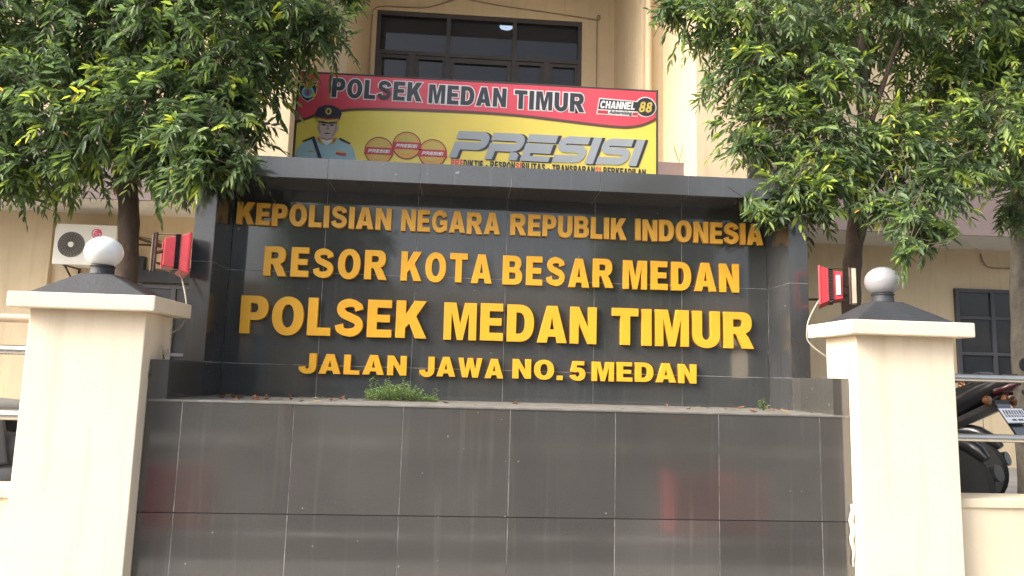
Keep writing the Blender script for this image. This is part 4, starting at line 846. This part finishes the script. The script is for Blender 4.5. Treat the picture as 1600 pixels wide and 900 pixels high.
# ------------------------------------------------------------------ motorcycles (local +x is forward, origin on the ground)
def motorcycle(label, loc, rotz, body_m, seat_m, plate_m=True, mirrors=True):
    t = thing('motorcycle', label, 'motorcycle', loc, rotz, 'motorcycles parked behind the fence'); t.scale = (1.12,) * 3
    O = lambda n, b, m, p=t, **k: obj(n, b, m, p, local=True, **k)
    for wx in (-.62, .62):
        b = MB(); b.lathe([(.24, -.045), (.285, -.04), (.30, -.015), (.30, .015), (.285, .04), (.24, .045)], (wx, 0, .30), 'y', 36); w_ = O('wheel', b, m_tyre, smooth=True)
        b = MB(); b.lathe([(.245, -.02), (.245, .02), (.21, .018), (.21, -.018)], (wx, 0, .30), 'y', 30); b.lathe([(.05, -.06), (.06, 0), (.05, .06)], (wx, 0, .30), 'y', 16)
        for k in range(6):
            a = k * math.pi / 3; b.tube([(wx + .04 * math.cos(a), 0, .3 + .04 * math.sin(a)), (wx + .22 * math.cos(a), 0, .3 + .22 * math.sin(a))], .012, 6)
        O('rim', b, m_mgry, w_)
    b = MB()
    for s in (-1, 1): b.tube([(.62, s * .075, .30), (.50, s * .075, .78), (.46, s * .06, .95)], [.026, .024, .02], 10)
    O('fork', b, m_chrome, smooth=True)
    b = MB(); b.loft([((.30 + .1 * math.cos(a), 0, .3), .001, .001) for a in (0,)] + [((.34, 0, .52), .05, .02)], 6); 
    pts = [(.62 + .335 * math.cos(math.radians(a)), 0, .30 + .335 * math.sin(math.radians(a))) for a in range(20, 161, 14)]
    b = MB(); b.tube(pts, .05, 10); O('front_fender', b, body_m, smooth=True)
    b = MB(); b.loft([((.52, 0, .70), .06, .12), ((.44, 0, .72), .14, .20), ((.34, 0, .62), .15, .24), ((.20, 0, .48), .13, .15), ((0, 0, .45), .13, .14), ((-.2, 0, .52), .14, .15), ((-.45, 0, .70), .14, .13), ((-.68, 0, .86), .13, .11), ((-.88, 0, .98), .09, .085), ((-1.02, 0, 1.06), .05, .05), ((-1.10, 0, 1.10), .015, .012)], 18); O('body', b, body_m, smooth=True)
    b = MB(); b.loft([((.10, 0, .72), .08, .03), ((.02, 0, .735), .12, .05), ((-.30, 0, .76), .13, .055), ((-.42, 0, .84), .12, .055), ((-.70, 0, .965), .09, .04), ((-.82, 0, 1.03), .05, .02)], 16); O('seat', b, seat_m, smooth=True)
    b = MB(); b.tube([(-.35, s_ * .12, .80) for s_ in (0,)] + [(-.36, .14, .82)], .004, 5)
    b = MB()
    for s in (-1, 1): b.tube([(-.55, s * .10, .90), (-.72, s * .125, 1.04), (-.90, s * .08, 1.11)], .013, 8)
    b.tube([(-.90, -.08, 1.11), (-.92, 0, 1.112), (-.90, .08, 1.11)], .013, 8); O('grab_rail', b, m_mgry, smooth=True)
    b = MB(); b.loft([((.56, 0, .82), .05, .06), ((.50, 0, .86), .10, .10), ((.42, 0, .92), .12, .09), ((.36, 0, .96), .08, .04)], 16); O('headlight_cowl', b, body_m, smooth=True)
    b = MB(); b.lathe([(.001, .605), (.05, .600), (.075, .575), (.08, .545)], (0, 0, .84), 'x', 20); O('headlight', b, m_label, smooth=True)
    b = MB(); b.tube(spl3([(.30, -.36, .99), (.38, -.22, 1.01), (.43, 0, .97), (.38, .22, 1.01), (.30, .36, .99)]), .013, 8); O('handlebar', b, m_chrome, smooth=True)
    for s in (-1, 1):
        b = MB(); b.tube([(.31, s * .26, 1.0), (.30, s * .37, .99)], .019, 8); O('grip', b, m_seat, smooth=True)
        b = MB(); b.tube([(.36, s * .25, 1.0), (.33, s * .30, 1.17)], .006, 6); b.lathe([(.001, -.012), (.055, -.010), (.06, .004), (.05, .018), (.001, .03)], (.34, s * .31, 1.20), 'x', 20); mirrors and O('mirror', b, m_mblk, smooth=True)
    b = MB(); pts = [(-.62 + .34 * math.cos(math.radians(a)), 0, .30 + .34 * math.sin(math.radians(a))) for a in range(62, 150, 11)]
    b.tube(pts, [.03, .055, .06, .06, .06, .05, .05, .03], 10); O('hugger', b, m_mblk, smooth=True)
    b = MB(); b.frustum([(-.66, .10, .36), (-.66, .125, .36), (-.12, .125, .36), (-.12, .10, .36)], [(-.66, .10, .43), (-.66, .125, .43), (-.12, .125, .45), (-.12, .10, .45)]); O('chain_guard', b, m_mgry, bevel=.01)
    for s in (-1, 1):
        b = MB(); hel = [(-.57 + .11 * k / 60 + .034 * math.cos(k * .75), s * .13 + .034 * math.sin(k * .75), .38 + .26 * k / 60) for k in range(61)]; b.tube(hel, .007, 6); O('shock_spring', b, m_chrome, smooth=True)
        b = MB(); b.frustum([(-.30, s * .12, .40), (-.30, s * .155, .40), (.05, s * .155, .42), (.05, s * .12, .42)], [(-.52, s * .10, .70), (-.52, s * .135, .70), (.0, s * .155, .68), (.0, s * .12, .68)]); O('side_panel', b, body_m, bevel=.012)
        b = MB(); b.tube([(-.42, s * .12, .32), (-.44, s * .24, .31), (-.50, s * .25, .31)], .011, 8); b.tube([(-.30, s * .13, .36), (-.42, s * .13, .31)], .012, 8); O('foot_peg', b, m_mgry, smooth=True)
    b = MB(); b.tube(spl3([(-.1, -.13, .66), (-.3, -.16, .55), (-.45, -.14, .42), (-.60, -.10, .34)]), .006, 6); O('brake_hose', b, m_mblk, smooth=True)
    b = MB(); b.loft([((.24, 0, .30), .12, .10), ((.10, 0, .30), .16, .13), ((-.12, 0, .30), .16, .12), ((-.24, 0, .33), .10, .08)], 14, e=4); O('engine', b, m_mgry, smooth=True)
    b = MB(); b.tube([(.1, -.15, .26), (-.25, -.17, .26), (-.45, -.18, .32), (-.85, -.19, .42)], [.02, .025, .058, .06], 12); O('exhaust', b, m_mgry, smooth=True)
    b = MB()
    for s in (-1, 1): b.tube([(-.62, s * .07, .30), (-.15, s * .07, .34)], .022, 8); b.tube([(-.58, s * .10, .34), (-.46, s * .10, .66)], .028, 10)
    O('swing_arm', b, m_mgry, smooth=True)
    b = MB(); b.frustum([(-.62, -.09, .70), (-.62, .09, .70), (-1.0, .085, .90), (-1.0, -.085, .90)], [(-.62, -.09, .74), (-.62, .09, .74), (-1.0, .085, .935), (-1.0, -.085, .935)]); b.frustum([(-.985, -.075, .932), (-.985, .075, .932), (-1.15, .07, .66), (-1.15, -.07, .66)], [(-.97, -.075, .932), (-.97, .075, .932), (-1.135, .07, .66), (-1.135, -.07, .66)]); O('rear_mudguard', b, m_mblk)
    b = MB(); b.loft([((-.98, 0, .99), .07, .03), ((-1.08, 0, 1.03), .055, .028), ((-1.11, 0, 1.045), .03, .01)], 12); O('tail_light', b, m_rlens, smooth=True)
    for s in (-1, 1):
        b = MB(); b.tube([(-.96, s * .06, .93), (-.98, s * .14, .93)], .008, 6); b.lathe([(.001, -.03), (.03, -.02), (.034, 0), (.02, .02)], (-.985, s * .155, .93), 'x', 12); O('turn_signal', b, m_amber, smooth=True)
    if plate_m:
        # plate hangs on the mudguard slope
        n0 = Vector((-.235, 0, .145)).normalized(); o0 = Vector((-1.06, 0, .825)) + Vector((-.012, 0, .007)); uz = Vector((.145, 0, .235)).normalized(); uy = Vector((0, 1, 0))
        def slab(b, y0, y1, z0, z1, d0, d1, m=0):
            q = lambda y, z, d: tuple(o0 + uy * y + uz * z + n0 * d)
            b.frustum([q(y0, z0, d0), q(y1, z0, d0), q(y1, z1, d0), q(y0, z1, d0)], [q(y0, z0, d1), q(y1, z0, d1), q(y1, z1, d1), q(y0, z1, d1)], m)
        b = MB(); slab(b, -.145, .145, -.06, .06, 0, .004, 1); slab(b, -.138, .138, -.053, .053, .0045, .006, 0)
        xx = -.12
        for wd in (.018, .03, .02, .022, .02, .024, .03, .02):
            slab(b, xx, xx + wd * .75, -.012, .04, .0065, .0072, 1); slab(b, xx + wd * .2, xx + wd * .5, .0, .012, .0075, .0078, 0); xx += wd + .008
        slab(b, -.06, .0, -.04, -.026, .0065, .0072, 1); slab(b, .02, .07, -.04, -.026, .0065, .0072, 1)
        O('number_plate', b, [m_plate, m_bblk])
    return t
motorcycle('black motorcycle with white number plate on its tail, behind the right hand rails', (3.42, 2.20, YARD), math.radians(113), m_mblk, m_seat, True, False)
motorcycle('dark grey motorcycle parked deeper in the yard behind the black one', (4.35, 3.3, YARD), math.radians(120), m_mblk, m_seat, False)
motorcycle('silver motorcycle half hidden behind the mottled tree trunk at far right', (4.75, 1.25, YARD), math.radians(70), m_msil, m_seat)
motorcycle('grey motorcycle with grey seat behind the rails left of the left pillar', (-3.30, 1.05, YARD), math.radians(12), m_mgry, m_seatg, False)

# ------------------------------------------------------------------ the street behind the camera, seen only as reflections in the granite
def reflection_box(x0, x1, label):  # unseen stand-ins for unknown red things, added for the granite reflections
    t = thing('added_red_box', label, 'reflection_box', ((x0 + x1) / 2, -3.25, ROAD), group='red boxes added for reflections')
    b = MB(); b.box(x0, x1, -3.45, -3.05, ROAD + .01, -.80); b.box(x0 - .02, x1 + .02, -3.47, -3.03, -.80, -.76); obj('box', b, m_bred, t, bevel=.006)
    b = MB(); b.box(x0 + .02, x1 - .02, -3.43, -3.07, -.79, -.755); obj('box_fill', b, m_bark, t)
reflection_box(-3.5, -2.68, 'wide red box added at the street edge for its reflection')
reflection_box(1.85, 2.30, 'narrow red box added for its reflection, nearer one')
reflection_box(2.45, 2.85, 'narrow red box added for its reflection, farther one')
sh_ = thing('shop_house', 'cream shop house row on the opposite side of the street', 'building', (0, -15, ROAD))
b = MB(); b.box(-30, 30, -22, -14, ROAD, 2.6); b.box(-30, 30, -13.99, -13.2, 1.8, 1.95); obj('wall', b, m_wall, sh_)
for k in range(12):
    x = -29 + k * 5; b = MB(); b.box(x, x + 3.6, -14.02, -13.96, ROAD + .05, 1.6); obj('shutter', b, m_bgry, sh_)

def street_tree(src, label, loc, rz):
    r = src.copy(); C.objects.link(r); r.location = loc; r.rotation_euler = (0, 0, rz); r['label'] = label; r['group'] = 'street trees across the road'
    for ch in list(src.children):
        c = ch.copy(); C.objects.link(c); c.parent = r
    return r
_lt = [o for o in C.objects if o.get('category') == 'tree']
street_tree(_lt[0], 'leafy street tree across the road mirrored in the granite, left one', (-3.6, -10.5, ROAD), 2.2)
street_tree(_lt[1], 'leafy street tree across the road mirrored in the granite, right one', (3.4, -11.0, ROAD), .9)
